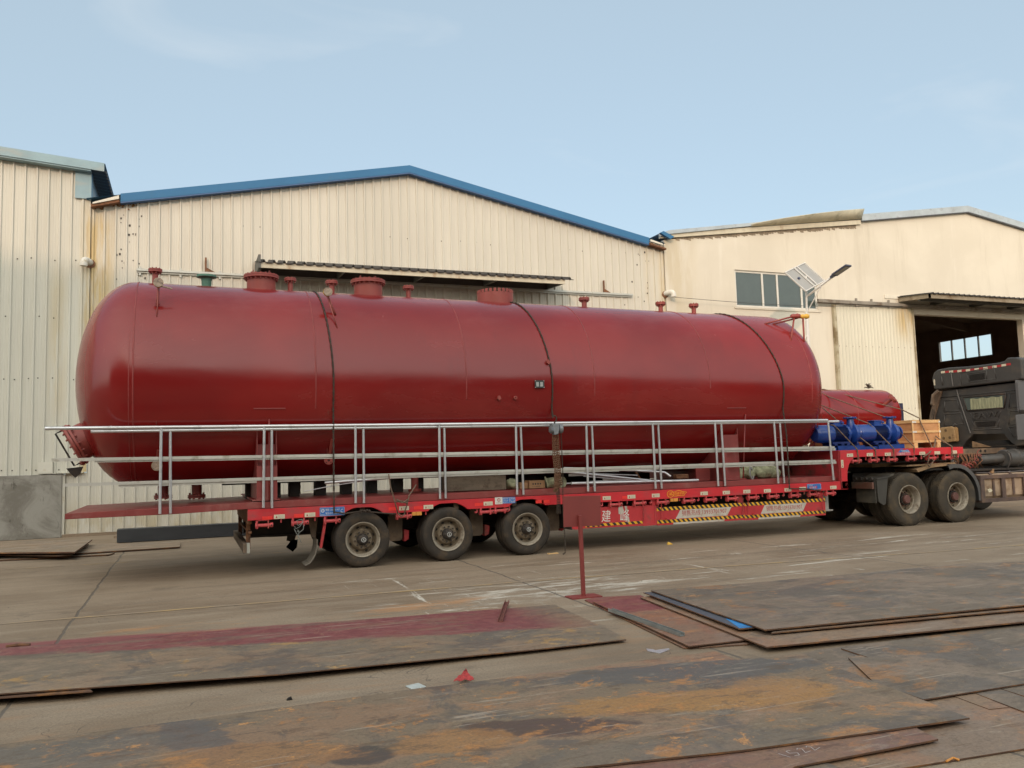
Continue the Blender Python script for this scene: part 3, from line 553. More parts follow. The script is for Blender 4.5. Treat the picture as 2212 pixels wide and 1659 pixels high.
# sliding door, rail, canopy
b=MB(); ribwall(b,21.04,24.58,lambda x:6.58,.05,y=W-.10,pitch=.150,ph=.05,depth=.014,scr=False)
b.mat(1)
x=21.1
while x<24.5:
    b.box(x-.01,x+.01,W-.125,W-.112,5.12,5.14); b.box(x-.01,x+.01,W-.125,W-.112,2.93,2.95); x+=.3
SD=b.build('sliding_door',[M_door,M_rusty],SW)
for x0,x1 in ((20.93,21.03),(24.58,24.63)): b=MB(); b.box(x0,x1,W-.15,W-.03,.05,6.62); b.build('door_edge',mat('door_edge_tan',(.42,.37,.26),.6,var=.15,dirt=(.2,.15,.08),damt=.5),SD)
b=MB(); b.box(20.2,30.6,W-.24,W-.17,6.62,6.72); b.box(20.2,30.6,W-.17,W-.155,6.58,6.75)
for x in (21.9,22.6,23.4): b.box(x,x+.07,W-.19,W-.14,6.55,6.84)
b.build('door_rail',mat('rail_dark',(.25,.22,.18),.6,.2,var=.2,dirt=(.12,.08,.05),damt=.4),SW)
cb=MB(); x=24.0
zc=lambda y:6.88+(y-(W-1.4))*.10
while x<31.5:
    y0,y1=W-1.48,W-.02
    cb.add([(x,y0,zc(y0)),(x+.09,y0,zc(y0)),(x+.115,y0,zc(y0)+.035),(x+.15,y0,zc(y0)+.035),(x+.175,y0,zc(y0)),(x+.25,y0,zc(y0)),(x,y1,zc(y1)),(x+.09,y1,zc(y1)),(x+.115,y1,zc(y1)+.035),(x+.15,y1,zc(y1)+.035),(x+.175,y1,zc(y1)),(x+.25,y1,zc(y1))],[(i,i+1,i+7,i+6) for i in range(5)]); x+=.25
C2=cb.build('canopy',M_roofd,SW); s_=C2.modifiers.new('s','SOLIDIFY'); s_.thickness=.02
b=MB(); b.box(24.05,31.5,W-1.40,W-1.34,6.71,6.865); b.add([(24.05,W-1.4,6.71),(24.05,W-1.4,6.865),(24.05,W-.02,6.99),(24.05,W-.02,6.83),(24.1,W-1.4,6.71),(24.1,W-1.4,6.865),(24.1,W-.02,6.99),(24.1,W-.02,6.83)],[(0,1,2,3),(4,7,6,5),(0,4,5,1),(3,2,6,7),(0,3,7,4),(1,5,6,2)]); b.build('canopy_fascia',mat('canopy_fascia_brown',(.27,.225,.16),.7,var=.2,scale=4,dirt=(.14,.09,.05),damt=.4),C2)
b=MB(); b.box(24.1,31.5,W-.9,W-.84,6.7,6.9)
for x in (25.6,27.6,29.6): b.box(x,x+.05,W-1.35,W-.02,6.74,6.86)
b.build('canopy_beam',M_soffit,C2)
b=MB(); b.box(23.4,25.2,W-.05,W-.018,6.93,7.06); b.build('patched_render',mat('patch_render',(.66,.62,.52),.9,var=.1),SW)
elbow(LW,-2.42,6.72,.12); 
o=elbow(BW,14.36,6.70,-.16)
b=MB(); p=[]
for i in range(25): t=i/24; p.append((14.4+9.6*t,W-.28+.03*t,6.52-.12*sin(PI*t)+.42*t*t*0+.1*t))
b.tube(p,.008,5); tag(b.build('cable',M_roofd),'thin dark cable strung across the stucco wall below its window','cable')
# unseen buildings added behind the camera, shaped for evening shade and the tank's reflection
b=MB(); b.prism([(-150,0),(-150,37),(-64,34.2),(-34.3,30.7),(-27.3,29.8),(-26.8,26.5),(-20.6,24.45),(-12,21.1),(-8,19.5),(-8,0)],'y',-76,-60)
tag(b.build('shade_block',M_brick),'tall unseen brown block behind the camera, its outline shaped to shade the yard','building')  # unseen sun blocker, outline shaped for the shadow edge on walls and tank
b=MB(); b.prism([(-50,0),(-44,7.0),(-36,8.2),(-30,7),(-30,0)],'x',-4,90)
tag(b.build('reflection_shed',M_brick),'long low shed across the yard, out of view behind the camera','shed')  # unseen, added as a dark band in the tank's reflection
b=MB(); b.prism([(-70,0),(-70,10.5),(-34,12.8),(1,9.6),(1,0)],'y',-52,-26)
tag(b.build('shade_building',mat('shade_building_wall',(.24,.18,.13),.9,var=.25,scale=.4)),'unseen brown block added behind the camera to darken the left of the tank','building')  # added out of view to darken the tank's left side
# solar street lamp
p0=gy(1744,757,7.2)
LX=p0.x+.05; LY=7.2
LP=thing('solar_street_lamp','white solar street lamp standing between the long tank and the stucco hall','street lamp',(LX,LY,0))
def ly(u,v): return gy(u,v,LY)
b=MB(); b.cyl((LX,LY,0),(LX,LY,4.2),.075,16,.065); b.cyl((LX,LY,4.2),(LX,LY,5.75),.062,16,.045); b.build('pole',M_pole,LP,smooth=True,auto=40)
e=gy(1803,594,LY-.9); a_=ly(1742,641); s2=ly(1744,673)
b=MB(); b.tube([a_,a_.lerp(e,.5),e],.034,10); mid=a_.lerp(e,.56); b.tube([s2,mid],.017,8); b.build('arm',M_pole,LP,smooth=True,auto=40); b=MB(); b.tube([Vector((LX-.02,LY,5.05)),Vector((LX-.17,LY,4.86)),Vector((LX-.16,LY,4.45)),Vector((LX-.03,LY,4.05))],.018,8); b.build('cable_conduit',M_pole,LP,smooth=True,auto=40)
h0=gy(1798,597,LY-.9); h1=gy(1832,574,LY-1.6); d=(h1-h0).normalized(); sd_=Vector((1,.1,-.15)); sd_=(sd_-d*sd_.dot(d)).normalized(); up=d.cross(sd_).normalized()
if up.z<0: up=-up
def obox(b,c,a1,a2,a3,l1,l2,l3):
    vs=[c+a1*(sx*l1)+a2*(sy*l2)+a3*(sz*l3) for sz in (-1,1) for sx,sy in ((-1,-1),(1,-1),(1,1),(-1,1))]
    return b.add(vs,[(0,3,2,1),(4,5,6,7),(0,1,5,4),(1,2,6,5),(2,3,7,6),(3,0,4,7)])
b=MB(); hl=(h1-h0).length; obox(b,h0.lerp(h1,.58),d,sd_,up,hl*.46,.10,.025); obox(b,h0.lerp(h1,.03),d,sd_,up,hl*.12,.045,.035); LH=b.build('lamp_head',M_head,LP,bevel=.008)
b=MB(); obox(b,h0.lerp(h1,.62)-up*.029,d,sd_,up,hl*.36,.075,.004); b.build('lens',M_led,LH)
pc=[gy(1697,587,LY-.2),gy(1741,569,LY+.55),gy(1777,607,LY+.1),gy(1737,633,LY-.65)]
# rectangular panel seen from behind, tipped towards the south-west
C0=(pc[0]+pc[1]+pc[2]+pc[3])/4; ea=((pc[1]-pc[0])+(pc[2]-pc[3])).normalized(); eb=((pc[2]-pc[1])+(pc[3]-pc[0])); eb=(eb-ea*eb.dot(ea)).normalized(); en=ea.cross(eb)
if en.dot(CP-C0)<0: en=-en
la=((pc[1]-pc[0]).length+(pc[2]-pc[3]).length)/4; lb=((pc[2]-pc[1]).length+(pc[3]-pc[0]).length)/4
b=MB(); obox(b,C0,ea,eb,en,la,lb,.008); PN=b.build('solar_panel',M_panelb,LP)
b=MB()
for s1 in (-1,1): obox(b,C0+ea*(s1*(la-.012))+en*.018,eb,ea,en,lb,.012,.018); obox(b,C0+eb*(s1*(lb-.012))+en*.018,ea,eb,en,la-.026,.012,.0175)
for s1 in (-.12,.12): obox(b,C0+ea*s1+en*.04,eb,ea,en,lb,.02,.012)
b.build('frame',M_pole,PN)
b=MB(); obox(b,C0-ea*la*.55-eb*lb*.1+en*.03,ea,eb,en,.05,.035,.02); b.build('junction_box',M_head,PN)
b=MB(); b.cyl((LX,LY,5.35),C0+en*.05,.03,8); b.build('panel_bracket',M_pole,LP)

# unseen trees added behind the camera for an uneven reflection in the tank's paint
random.seed(21)
M_leaf=mat('tree_leaves',(.075,.080,.035),.8,var=.4,scale=2); M_bark=mat('tree_bark',(.12,.09,.06),.9,var=.3)
cr_=MB()
for k in range(420):
    a=random.uniform(0,2*PI); v=random.uniform(-1,1); rr=random.uniform(.55,1.0)**.5; q=Vector((2.6*rr*math.sqrt(1-v*v)*cos(a),2.6*rr*math.sqrt(1-v*v)*sin(a),6.6+2.9*rr*v)); q.x*=1+.25*sin(3*a+v*2); q.z+=.5*sin(2*a)
    n_=Vector((random.gauss(0,1),random.gauss(0,1),random.gauss(0,1))).normalized(); e=n_.orthogonal().normalized(); f=n_.cross(e); s_=random.uniform(.25,.6)
    cr_.add([q+e*s_,q+f*s_*.8,q-e*s_,q-f*s_*.7],[(0,1,2,3)])
tr_=None
for i in range(12):
    x=-2+i*3.6+random.uniform(-1.2,1.2); y=-38+random.uniform(-4,4); 
    t=thing('reflection_tree','leafy tree in the row across the yard, out of view behind the camera','tree',(x,y,0),'trees added behind the camera')
    if i==0:
        b=MB(); b.tube([(x,y,0),(x+.1,y,2.5),(x,y+.1,5),(x+.1,y,7.5)],lambda q:.22*(1-q*.7),8); b.tube([(x,y,3.4),(x+1.2,y,5.6)],lambda q:.1*(1-q*.6),6); b.tube([(x,y,3.8),(x-1.1,y+.4,6)],lambda q:.09*(1-q*.6),6); T1=b.build('trunk',M_bark,t,smooth=True)
        for j in range(len(cr_.v)): cr_.v[j]=cr_.v[j]+Vector((x,y,0))
        T2=cr_.build('crown',M_leaf,t)
    else:
        for T in (T1,T2): c=T.copy(); COL.objects.link(c); c.parent=t
        s_=random.uniform(.75,1.2); t.scale=(s_,s_,s_*random.uniform(.85,1.15)); t.rotation_euler.z=random.uniform(0,6)
# ------------------------------------------------------------------ the long tank
TR=1.587
def tc_(x): t=(x+1)/13.5; return 1.448+t*.104, 2.909-t*.117
XL,XR=-.75,11.18
def tp(x,a,r=TR):  # point on/around shell: a=angle above the horizontal on the camera side
    yc,zc=tc_(x); return Vector((x,yc-r*cos(a),zc+r*sin(a)))
TK=thing('storage_tank','huge glossy dark red steel pressure tank lying lengthwise on the flatbed trailer','tank',(5.2,1.5,1.3))
n=96; prof=[]
for i in range(15): a=PI/2*(1-i/14); prof.append((XL-.85*sin(a),TR*cos(a)))
for i in range(1,40): prof.append((XL+(XR-XL)*i/40,TR))
for i in range(15): a=PI/2*i/14; prof.append((XR+.79*sin(a),TR*cos(a)))
b=MB(); vs=[]
for x,r in prof:
    yc,zc=tc_(x)
    for j in range(n): a=2*PI*j/n; vs.append((x,yc-r*cos(a),zc+r*sin(a)))
b.add(vs,[(k*n+j,k*n+(j+1)%n,(k+1)*n+(j+1)%n,(k+1)*n+j) for k in range(len(prof)-1) for j in range(n)])
b.build('shell',M_tank,TK,smooth=True)
def ring(b,x,a0,a1,wd=.012,h=.006,nn=60,lean=0):
    vs=[]
    for i in range(nn+1):
        a=a0+(a1-a0)*i/nn; 
        for dx,rr in ((-wd,-.002),(-wd*.5,h),(wd*.5,h),(wd,-.002)): vs.append(tp(x+dx+lean*sin(a)+random.uniform(-.0015,.0015),a,TR+rr))
    b.add(vs,[(i*4+j,i*4+j+1,i*4+j+5,i*4+j+4) for i in range(nn) for j in range(3)])
b=MB(); ring(b,XL+.02,-1.2,2.2); ring(b,XL-.035,-1.2,.4,.006,-.001) ; b.build('weld_seam',M_weld,TK)
for x,a0,a1 in ((1.77,-.3,1.35),(4.15,-.2,1.5),(6.46,-.15,1.5),(8.82,-.05,1.5),(11.15,-.2,.7)):
    b=MB(); ring(b,x,a0,a1,.011,.006); b.build('weld_seam',M_weld,TK)
for x0,x1 in ((.88,1.33),(9.2,9.62)):
    b=MB()
    z=2.42 if x0<5 else 2.39; vs=[]
    yc,zc=tc_(x0); a=math.asin((z-zc)/TR); b.box(x0,x1,yc-TR*cos(a)-.008,yc-TR*cos(a)+.01,z-.007,z+.007); b.build('saddle_weld_line',M_weld,TK)
def flange(b,x,y,zt,R,r,zb,nb,t=.022,two=True):
    b.lathe([(r,zb-zt),(r,-t*2-.006),(R,-t*2-.006),(R,-t-.004)],(x,y,zt),(0,0,1),28) if two else b.lathe([(r,zb-zt),(r,-t),(R,-t),(R,0),(0,0)],(x,y,zt),(0,0,1),28)
    if two: b.lathe([(R*.97,-t-.004),(R*.97,-t-.001),(R,-t),(R,-.001),(R*.99,0),(0,0)],(x,y,zt),(0,0,1),28)
    for i in range(nb):
        a=2*PI*i/nb+.2; xx,yy=x+(R-.03 if R>.12 else (R+r)/2)*cos(a),y+(R-.03 if R>.12 else (R+r)/2)*sin(a); s_=.014 if R>.2 else .011
        b.cyl((xx,yy,zt-t*2-.035),(xx,yy,zt+.018),s_,6)
YT=1.47
for x,zt,R,r,nb in ((-.515,4.755,.105,.045,8),(1.58,4.715,.10,.043,8),(2.27,4.705,.105,.05,8),(3.62,4.68,.10,.042,8),(7.12,4.635,.105,.05,8),(8.83,4.62,.10,.045,8),(9.615,4.615,.10,.045,8)):
    b=MB(); yt=YT if x<5 else 1.52; flange(b,x,yt,zt,R,r,4.3,nb); b.build('nozzle',M_prim,TK,smooth=True,auto=35)
b=MB(); b.lathe([(.075,-.3),(.075,-.10),(.085,-.05),(.155,-.03),(.155,0),(.15,.004),(0,.004)],(.253,YT,4.69),(0,0,1),28); b.mat(1); b.lathe([(.078,-.14),(.078,-.10),(.088,-.05)],(.253,YT,4.69),(0,0,1),28); b.build('nozzle',[M_green,M_green],TK,smooth=True,auto=35,label='green open flange nozzle on top of the tank')
for x,zt,R,r in ((1.11,4.735,.285,.232),(2.9,4.74,.30,.245)):
    b=MB(); flange(b,x,YT,zt,R,r,4.3,20,.026); M_=b.build('manhole',M_prim,TK,smooth=True,auto=35); b=MB()
    for s1 in (-.13,.13): b.tube([(x+s1-.035,YT,zt),(x+s1,YT,zt+.09),(x+s1+.035,YT,zt)],.012,8)
    b.build('lifting_lug',M_prim,M_)
b=MB(); x=5.275; b.lathe([(.335,-.5),(.335,-.055),(.325,-.055),(.325,-.3)],(x,1.5,4.67),(0,0,1),36)
for i in range(26):
    a=2*PI*i/26; c,s=cos(a),sin(a); t=Vector((-s,c,0)); p=Vector((x+.33*c,1.5+.33*s,4.645))
    vs=[p+t*(sx*.026)+Vector((c,s,0))*(sy*.007)+Vector((0,0,sz*.030)) for sz in (-1,1) for sx,sy in ((-1,-1),(1,-1),(1,1),(-1,1))]
    b.add(vs,[(0,3,2,1),(4,5,6,7),(0,1,5,4),(1,2,6,5),(2,3,7,6),(3,0,4,7)])
b.build('slotted_collar',M_prim,TK,smooth=True,auto=30)
# wrapped level-gauge nozzles with struts on the flank
def gauge(x,a_low,px,wrap=True,r=.068):
    c=Vector(px); b=MB(); pb=tp(x,.70); b.tube([pb,c+Vector((0,.08,-.02))],.02,8); b.tube([tp(x,a_low),c+Vector((0,.06,-.05))],.009,6); o=b.build('gauge_nozzle',M_prim,TK,smooth=True)
    b=MB(); b.cyl(c+Vector((0,-.045,0)),c+Vector((0,.035,0)),r,18,r*.9); b.tube([c+Vector((r*.5,-.02,-.05)),c+Vector((r+.05,-.01,-.065)),c+Vector((r+.12,.0,-.08))],.012,6) if x<0 else None
    b.build('tape_wrap',M_wrap,o); b=MB(); b.lathe([(r*1.02,0),(r*1.06,.02),(r*1.02,.04)],c+Vector((0,-.02,0)),(0,1,0),18); b.build('tape_band',M_tape,o)
gauge(-.44,.57,gy(342,611,.22)); gauge(2.13,.52,gy(708,631,.22)); 
# two wrapped nozzles on the right shoulder
c=gy(1712,684,.45)
for dx,wr in ((0,M_prim),(.22,M_tape)):
    b=MB(); q=c+Vector((dx,-.02,0)); base=tp(10.65+dx*.9,.95); b.tube([base,q],.017,8); b.tube([tp(10.95+dx*1.5,.62)-Vector((0,0,.02)),q+Vector((.02,0,-.03))],.018,6); o=b.build('gauge_nozzle',M_prim,TK,smooth=True)
    b=MB(); b.lathe([(0,-.11),(.035,-.10),(.048,-.05),(.040,0),(.054,.04),(.040,.09),(0,.10)],q+Vector((.06,0,.01)),(1,-.15,.05),12); b.build('tape_wrap',wr,o,smooth=True)
# low gauge nozzles behind the railing
for u,v,y in ((339,1006,.42),(1738,965,.5)):
    c=gy(u,v,y); b=MB(); b.cyl(c+Vector((0,.05,0)),tp(c.x+.02,-.72),.022,10); b.tube([c+Vector((0,.06,.05)),tp(c.x,-.42,TR+.01)],.007,6); o=b.build('gauge_nozzle',M_prim,TK)
    b=MB(); b.cyl(c+Vector((0,-.03,0)),c+Vector((0,.05,0)),.072,16); b.build('tape_wrap',M_wrap,o); b=MB(); b.lathe([(.074,0),(.077,.02),(.074,.04)],c+Vector((0,-.0,0)),(0,1,0),16); b.build('tape_band',M_tape,o)
for u,v,y in ((710,994,.35),(1755,965,.45)):
    c=gy(u,v,y); b=MB(); b.lathe([(.02,-.004),(.068,-.004),(.07,0),(.07,.022),(.02,.022),(.02,-.004)],c,(0,1,0),24); b.cyl(c+Vector((0,.02,0)),tp(c.x+.03,-.62),.024,10); b.tube([c+Vector((-.02,.03,.05)),tp(c.x-.06,-.32,TR+.008)],.008,6)
    b.mat(1); b.cyl(c+Vector((0,-.007,0)),c+Vector((0,.01,0)),.02,12)
    for i in range(4): a=PI/4+i*PI/2; b.cyl(c+Vector((.047*cos(a),-.007,.047*sin(a))),c+Vector((.047*cos(a),0,.047*sin(a))),.009,8)
    b.build('open_flange',[M_prim,M_black],TK,smooth=True,auto=35)
# name plate, lug, stubs
c=tp(5.42,math.asin((2.80-tc_(5.4)[1])/TR)); b=MB(); b.box(5.33,5.50,c.y-.035,c.y-.028,2.735,2.86); b.box(5.34,5.36,c.y-.03,c.y+.02,2.76,2.83); b.box(5.47,5.49,c.y-.03,c.y+.02,2.76,2.83); NP=b.build('name_plate',M_plateb,TK)
b=MB()
for k in range(7):
    b.box(5.355,5.40,c.y-.038,c.y-.0355,2.758+k*.011,2.764+k*.011); b.box(5.425,5.475,c.y-.038,c.y-.0355,2.758+k*.011,2.764+k*.011)
for xx in (5.338,5.492):
    for zz in (2.743,2.852): b.cyl((xx,c.y-.04,zz),(xx,c.y-.03,zz),.006,8)
b.build('plate_text',M_silver,NP)
b=MB(); c=tp(5.60,.2); b.prism([(c.x-.03,c.z+.03),(c.x+.0,c.z+.05),(c.x+.035,c.z+.01),(c.x+.01,c.z-.04),(c.x-.03,c.z-.01)],'y',c.y-.05,c.y+.02); b.build('earth_lug',M_prim,TK)
b=MB(); c=tp(4.70,-.18); b.prism([(c.x-.025,c.z+.02),(c.x+.01,c.z+.035),(c.x+.035,c.z-.02),(c.x+.0,c.z-.045),(c.x-.03,c.z-.02)],'y',c.y-.045,c.y+.03); b.build('earth_lug',M_prim,TK)
b=MB(); c=tp(4.987,-.18); b.lathe([(.0,-.02),(.014,-.02),(.014,-.045),(.03,-.045),(.03,.03)],c,(0,1,0),14); b.build('stub_nozzle',M_prim,TK,smooth=True,auto=35)
# bottom outlets
for x,zt in ((-.37,1.115),(.12,1.10)):
    b=MB(); yy=1.46; r,R=.075,.135
    b.lathe([(r,.35),(r,.06),(R,.05),(R,.03)],(x,yy,zt),(0,0,1),24); b.lathe([(R,.024),(R,0),(0,0)],(x,yy,zt),(0,0,1),24)
    for i in range(8): a=2*PI*i/8+.3; b.cyl((x+.11*cos(a),yy+.11*sin(a),zt-.02),(x+.11*cos(a),yy+.11*sin(a),zt+.085),.013,6)
    b.build('bottom_outlet',M_prim,TK,smooth=True,auto=35)
for x in (3.55,): b=MB(); b.lathe([(.062,.3),(.062,.04),(.11,.04),(.11,0),(0,0)],(x,1.0,1.075),(0,0,1),20); b.build('bottom_outlet',M_prim,TK,smooth=True,auto=35)
# manway on the left head, tilted towards the ground
hx=gy(168,960,.95); d=Vector((-.86,-.12,-.46)).normalized(); o_=Vector((-1.60,1.15,1.955))-d*.42
b=MB(); b.lathe([(.265,-.25),(.265,.39)],o_,d,32); b.lathe([(.27,.35),(.325,.355),(.325,.39)],o_,d,32); b.lathe([(.325,.40),(.325,.435),(.32,.44),(0,.44)],o_,d,32)
up=Vector((0,0,1)); e1=d.cross(up).normalized(); e2=d.cross(e1)
for i in range(16):
    a=2*PI*i/16; q=o_+d*.32+e1*(.296*cos(a))+e2*(.296*sin(a)); b.cyl(q,q+d*.145,.014,6)
MW=b.build('manway',M_prim,TK,smooth=True,auto=35)
b=MB()
for s1 in (-.05,.05): 
    q=o_+d*.46+e1*s1; b.tube([q+e2*-.27,q+e2*-.27+d*.08,q+e2*.27+d*.08,q+e2*.27],.012,8)
b.build('handle',M_dark,MW)
b=MB(); q=o_+d*.40-e2*.0; q=Vector((q.x,q.y,q.z-.37)); b.prism([(q.x-.10,q.z+.03),(q.x+.12,q.z+.05),(q.x+.08,q.z-.06),(q.x+.02,q.z-.11),(q.x-.05,q.z-.04)],'y',q.y-.03,q.y+.03); b.build('hinge',M_dark,MW)
# saddles under the shell
def saddle(x0,x1,lbl=None):
    pts=[]; yc,zc=tc_((x0+x1)/2)
    for i in range(25): a=rad(-150+120*i/24); pts.append((yc+TR*1.0*cos(a),zc+TR*sin(a)+.004))
    poly=[(p[0],p[1]) for p in pts]+[(yc+TR*cos(rad(-30)),1.08),(yc-TR*cos(rad(30)),1.08)]
    b=MB()
    for xa,xb in ((x0,x0+.016),(x1-.016,x1)): b.prism(poly,'x',xa,xb)
    for y in (.16,.75,1.5,2.3,2.85): 
        zt=zc-math.sqrt(max(0,TR*TR-(y-yc)**2))+.02 if abs(y-yc)<TR else 1.7
        b.box(x0+.02,x1-.02,y-.01,y+.01,1.08,min(zt,1.9))
    b.box(x0-.06,x1+.04,.02,2.95,1.07,1.09)
    return b.build('saddle',M_skid,TK)
saddle(.93,1.22); saddle(9.14,9.52)
for q in ((.925,1.215,-.005,.03,1.07,1.58),(1.06,1.075,-.02,-.006,1.07,1.56),(9.03,9.14,-.0,.03,1.07,1.58),(8.70,9.0,.35,.38,1.07,1.37),(9.30,9.50,.25,.27,1.07,1.9)): b=MB(); b.box(*q); b.build('saddle_plate',M_skid,TK)
for q in ([tp(1.10,-.40,TR+.01),Vector((1.105,.03,1.75)),Vector((1.10,-.02,1.08))],[tp(9.62,-.35,TR+.01),Vector((9.60,.1,1.6)),Vector((9.55,.1,1.08))]): b=MB(); b.tube(q,.012,6); b.build('drain_line',M_weld,TK,smooth=True)
# dark cross frames between deck and shell
b=MB()
for x0,x1 in ((.86,.95),(1.24,1.40),(1.545,1.70),(1.965,2.13),(2.40,2.56),(2.84,2.99),(3.27,3.44),(3.68,3.80),(4.16,4.5)):
    b.box(x0,x1,1.35,1.65,1.05,1.36)
b.box(.5,11.0,1.4,1.6,1.285,1.36); b.box(5.9,8.7,2.0,2.2,1.07,1.40); b.box(4.5,6.0,1.5,1.6,1.07,1.36); b.build('cross_bearers',M_dark,TK)
# maroon platform lying on the deck
SK=MB(); zt=lambda x: 1.015+.045*min(1,max(0,(x+1.55)/2.6))
vs=[]; xs=[-1.55,-.9,-.2,.79,1.5,4.9,8.5,11.62]
for x in xs: t=zt(x); bt=.940 if x<.5 else .962; vs+=[(x,-.0,bt),(x,-.0,t),(x,2.6,t),(x,2.6,bt)]
SK.add(vs,[(4*i+j,4*i+4+j,4*i+4+(j+1)%4,4*i+(j+1)%4) for i in range(len(xs)-1) for j in range(4)]+[(0,1,2,3),(31,30,29,28)])
tag(SK.build('walkway_platform',M_skid,bevel=.004),'long maroon steel platform under the tank, sticking out past the trailer rear','platform')
# ------------------------------------------------------------------ railings
def railing(name,label,y,posts,x0,x1,midL,midR,lowL,lowR,ztop,join):
    t=thing(name,label,'railing',((x0+x1)/2,y,.96),'galvanised railings stood along the platform')
    b=MB(); b.tube([(x0,y,ztop(x0)),((x0+x1)/2,y,ztop((x0+x1)/2)),(x1,y,ztop(x1))],.024,12); b.lathe([(.0265,-.012),(.0275,0),(.0265,.012)],(join,y,ztop(join)),(1,0,0),12); b.build('handrail',M_galv,t,smooth=True,auto=40)
    for (a,za),(c,zc_),nm in ((midL,midR,'mid_rail'),(lowL,lowR,'lower_rail')):
        b=MB(); vs=[]
        for x,z in ((a,za),(c,zc_)): vs+=[(x,y+.026,z-.022),(x,y+.026,z+.022),(x,y+.034,z+.022),(x,y+.034,z-.022)]
        b.add(vs,[(j,4+j,4+(j+1)%4,(j+1)%4) for j in range(4)]+[(3,2,1,0),(4,5,6,7)]); b.build(nm,M_flat,t)
    for x,xb,zb in posts:
        b=MB(); b.cyl((xb,y,zb),(x,y,ztop(x)-.01),.0195,12); b.build('post',M_galv,t,smooth=True,auto=40)
PA=[(-.363,-.37,.957),(1.028,1.014,.972),(2.365,2.355,.979),(3.692,3.681,.986),(4.999,4.986,.994),(6.285,6.274,.993),(7.582,7.587,.985),(8.883,8.888,.978),(10.196,10.218,.977),(11.474,11.521,.988)]
PBs=[(-.155,-.142,.955),(1.234,1.233,.962),(2.594,2.588,.972),(3.856,3.854,.987),(5.15,5.165,.987),(6.449,6.458,.986),(7.748,7.762,.981),(9.066,9.088,.973),(10.375,10.399,.974)]
zr=lambda x:2.166-.0022*(x+1.8)
railing('guard_railing','silver railing nearest the camera, its handrail ending past the gooseneck step',-.05,[(a,b_,max(c,1.0) if False else c) for a,b_,c in PA],-1.8,11.46,(-1.72,1.742),(11.62,1.612),(-1.58,1.40),(11.62,1.355),zr,-1.0)
# second railing tied right behind it
railing('guard_railing','silver railing tied close behind the front one, shifted slightly to the right',-.03+.0,[(a+.045*0-.0,b_,c) for a,b_,c in [(x+.0,xb,z) for x,xb,z in [(-.245,-.235,.955),(1.135,1.135,.962),(2.49,2.485,.972),(3.78,3.778,.987),(5.09,5.105,.987),(6.40,6.41,.986),(7.705,7.72,.981),(9.03,9.05,.973),(10.345,10.37,.974)]]],-1.25,11.75,(-1.2,1.715),(11.66,1.575),(-.9,1.365),(11.66,1.32),lambda x:2.118-.0005*(x+1.8),1.0)
# ------------------------------------------------------------------ lashing ropes
def rope_over(name,label,xf,xt,xb,zf,yf=-.06,m=M_rope,r=.013,a_back=2.6,knot=None):
    pts=[]
    for k in range(4): t=k/4; pts.append(Vector((xf,yf,zf+(2.2-zf)*t)))
    for i in range(41):
        a=-.35+(a_back+.35)*i/40
        if a<-.28: continue
        x=xf+(xt-xf)*max(0,sin(max(a,0)))**1.3 if a<PI/2 else xt+(xb-xt)*(a-PI/2)/(a_back-PI/2)
        q=tp(x,a,TR+r*.9)
        if q.z>2.25: pts.append(q)
    pts.append(Vector((xb,2.98,.9)))
    # twist: two strands
    fine=[]; 
    for a,c in zip(pts[:-1],pts[1:]):
        nn=max(1,int((c-a).length/.03))
        for k in range(nn): fine.append(a.lerp(c,k/nn))
    b=MB()
    for ph in (0,PI):
        path=[]
        for i,q in enumerate(fine):
            d=(fine[min(i+1,len(fine)-1)]-fine[max(i-1,0)]).normalized(); e1=d.cross(Vector((1,0,.01))).normalized(); e2=d.cross(e1); t=i*.9+ph
            path.append(q+e1*(r*.5*cos(t))+e2*(r*.5*sin(t)))
        b.tube(path,r*.72,5)
    return b
b=rope_over('r','',2.03,1.92,1.9,.84); b.tube([(2.03,-.06,.86),(2.2,-.05,.83),(2.45,-.04,.85),(2.75,-.04,.81),(2.98,-.03,.78)],.013,6)
for i in range(5): c=Vector((2.42+i*.035,-.06,.85+.01*(i%2))); b.lathe([(.012,-.015),(.024,0),(.012,.015)],c,(1,.3,.4*(i%2)),8)
tag(b.build('lashing_rope',M_rope,smooth=True),'dark rope over the tank down to the blue phone sign near the rear wheel','rope','lashing ropes over the long tank')
b=rope_over('r','',5.66,5.46,5.4,2.35,yf=-.06); tag(b.build('lashing_rope',M_rope,smooth=True),'dark rope over the middle of the tank ending at the chain hoist','rope','lashing ropes over the long tank')
b=rope_over('r','',10.46,10.02,9.95,.86); b.tube([(10.46,-.06,.87),(10.6,-.05,.86),(10.85,-.04,.85),(11.2,-.04,.80)],.013,6)
tag(b.build('lashing_rope',M_rope,smooth=True),'dark rope over the right end of the tank beside the wrapped nozzles','rope','lashing ropes over the long tank')
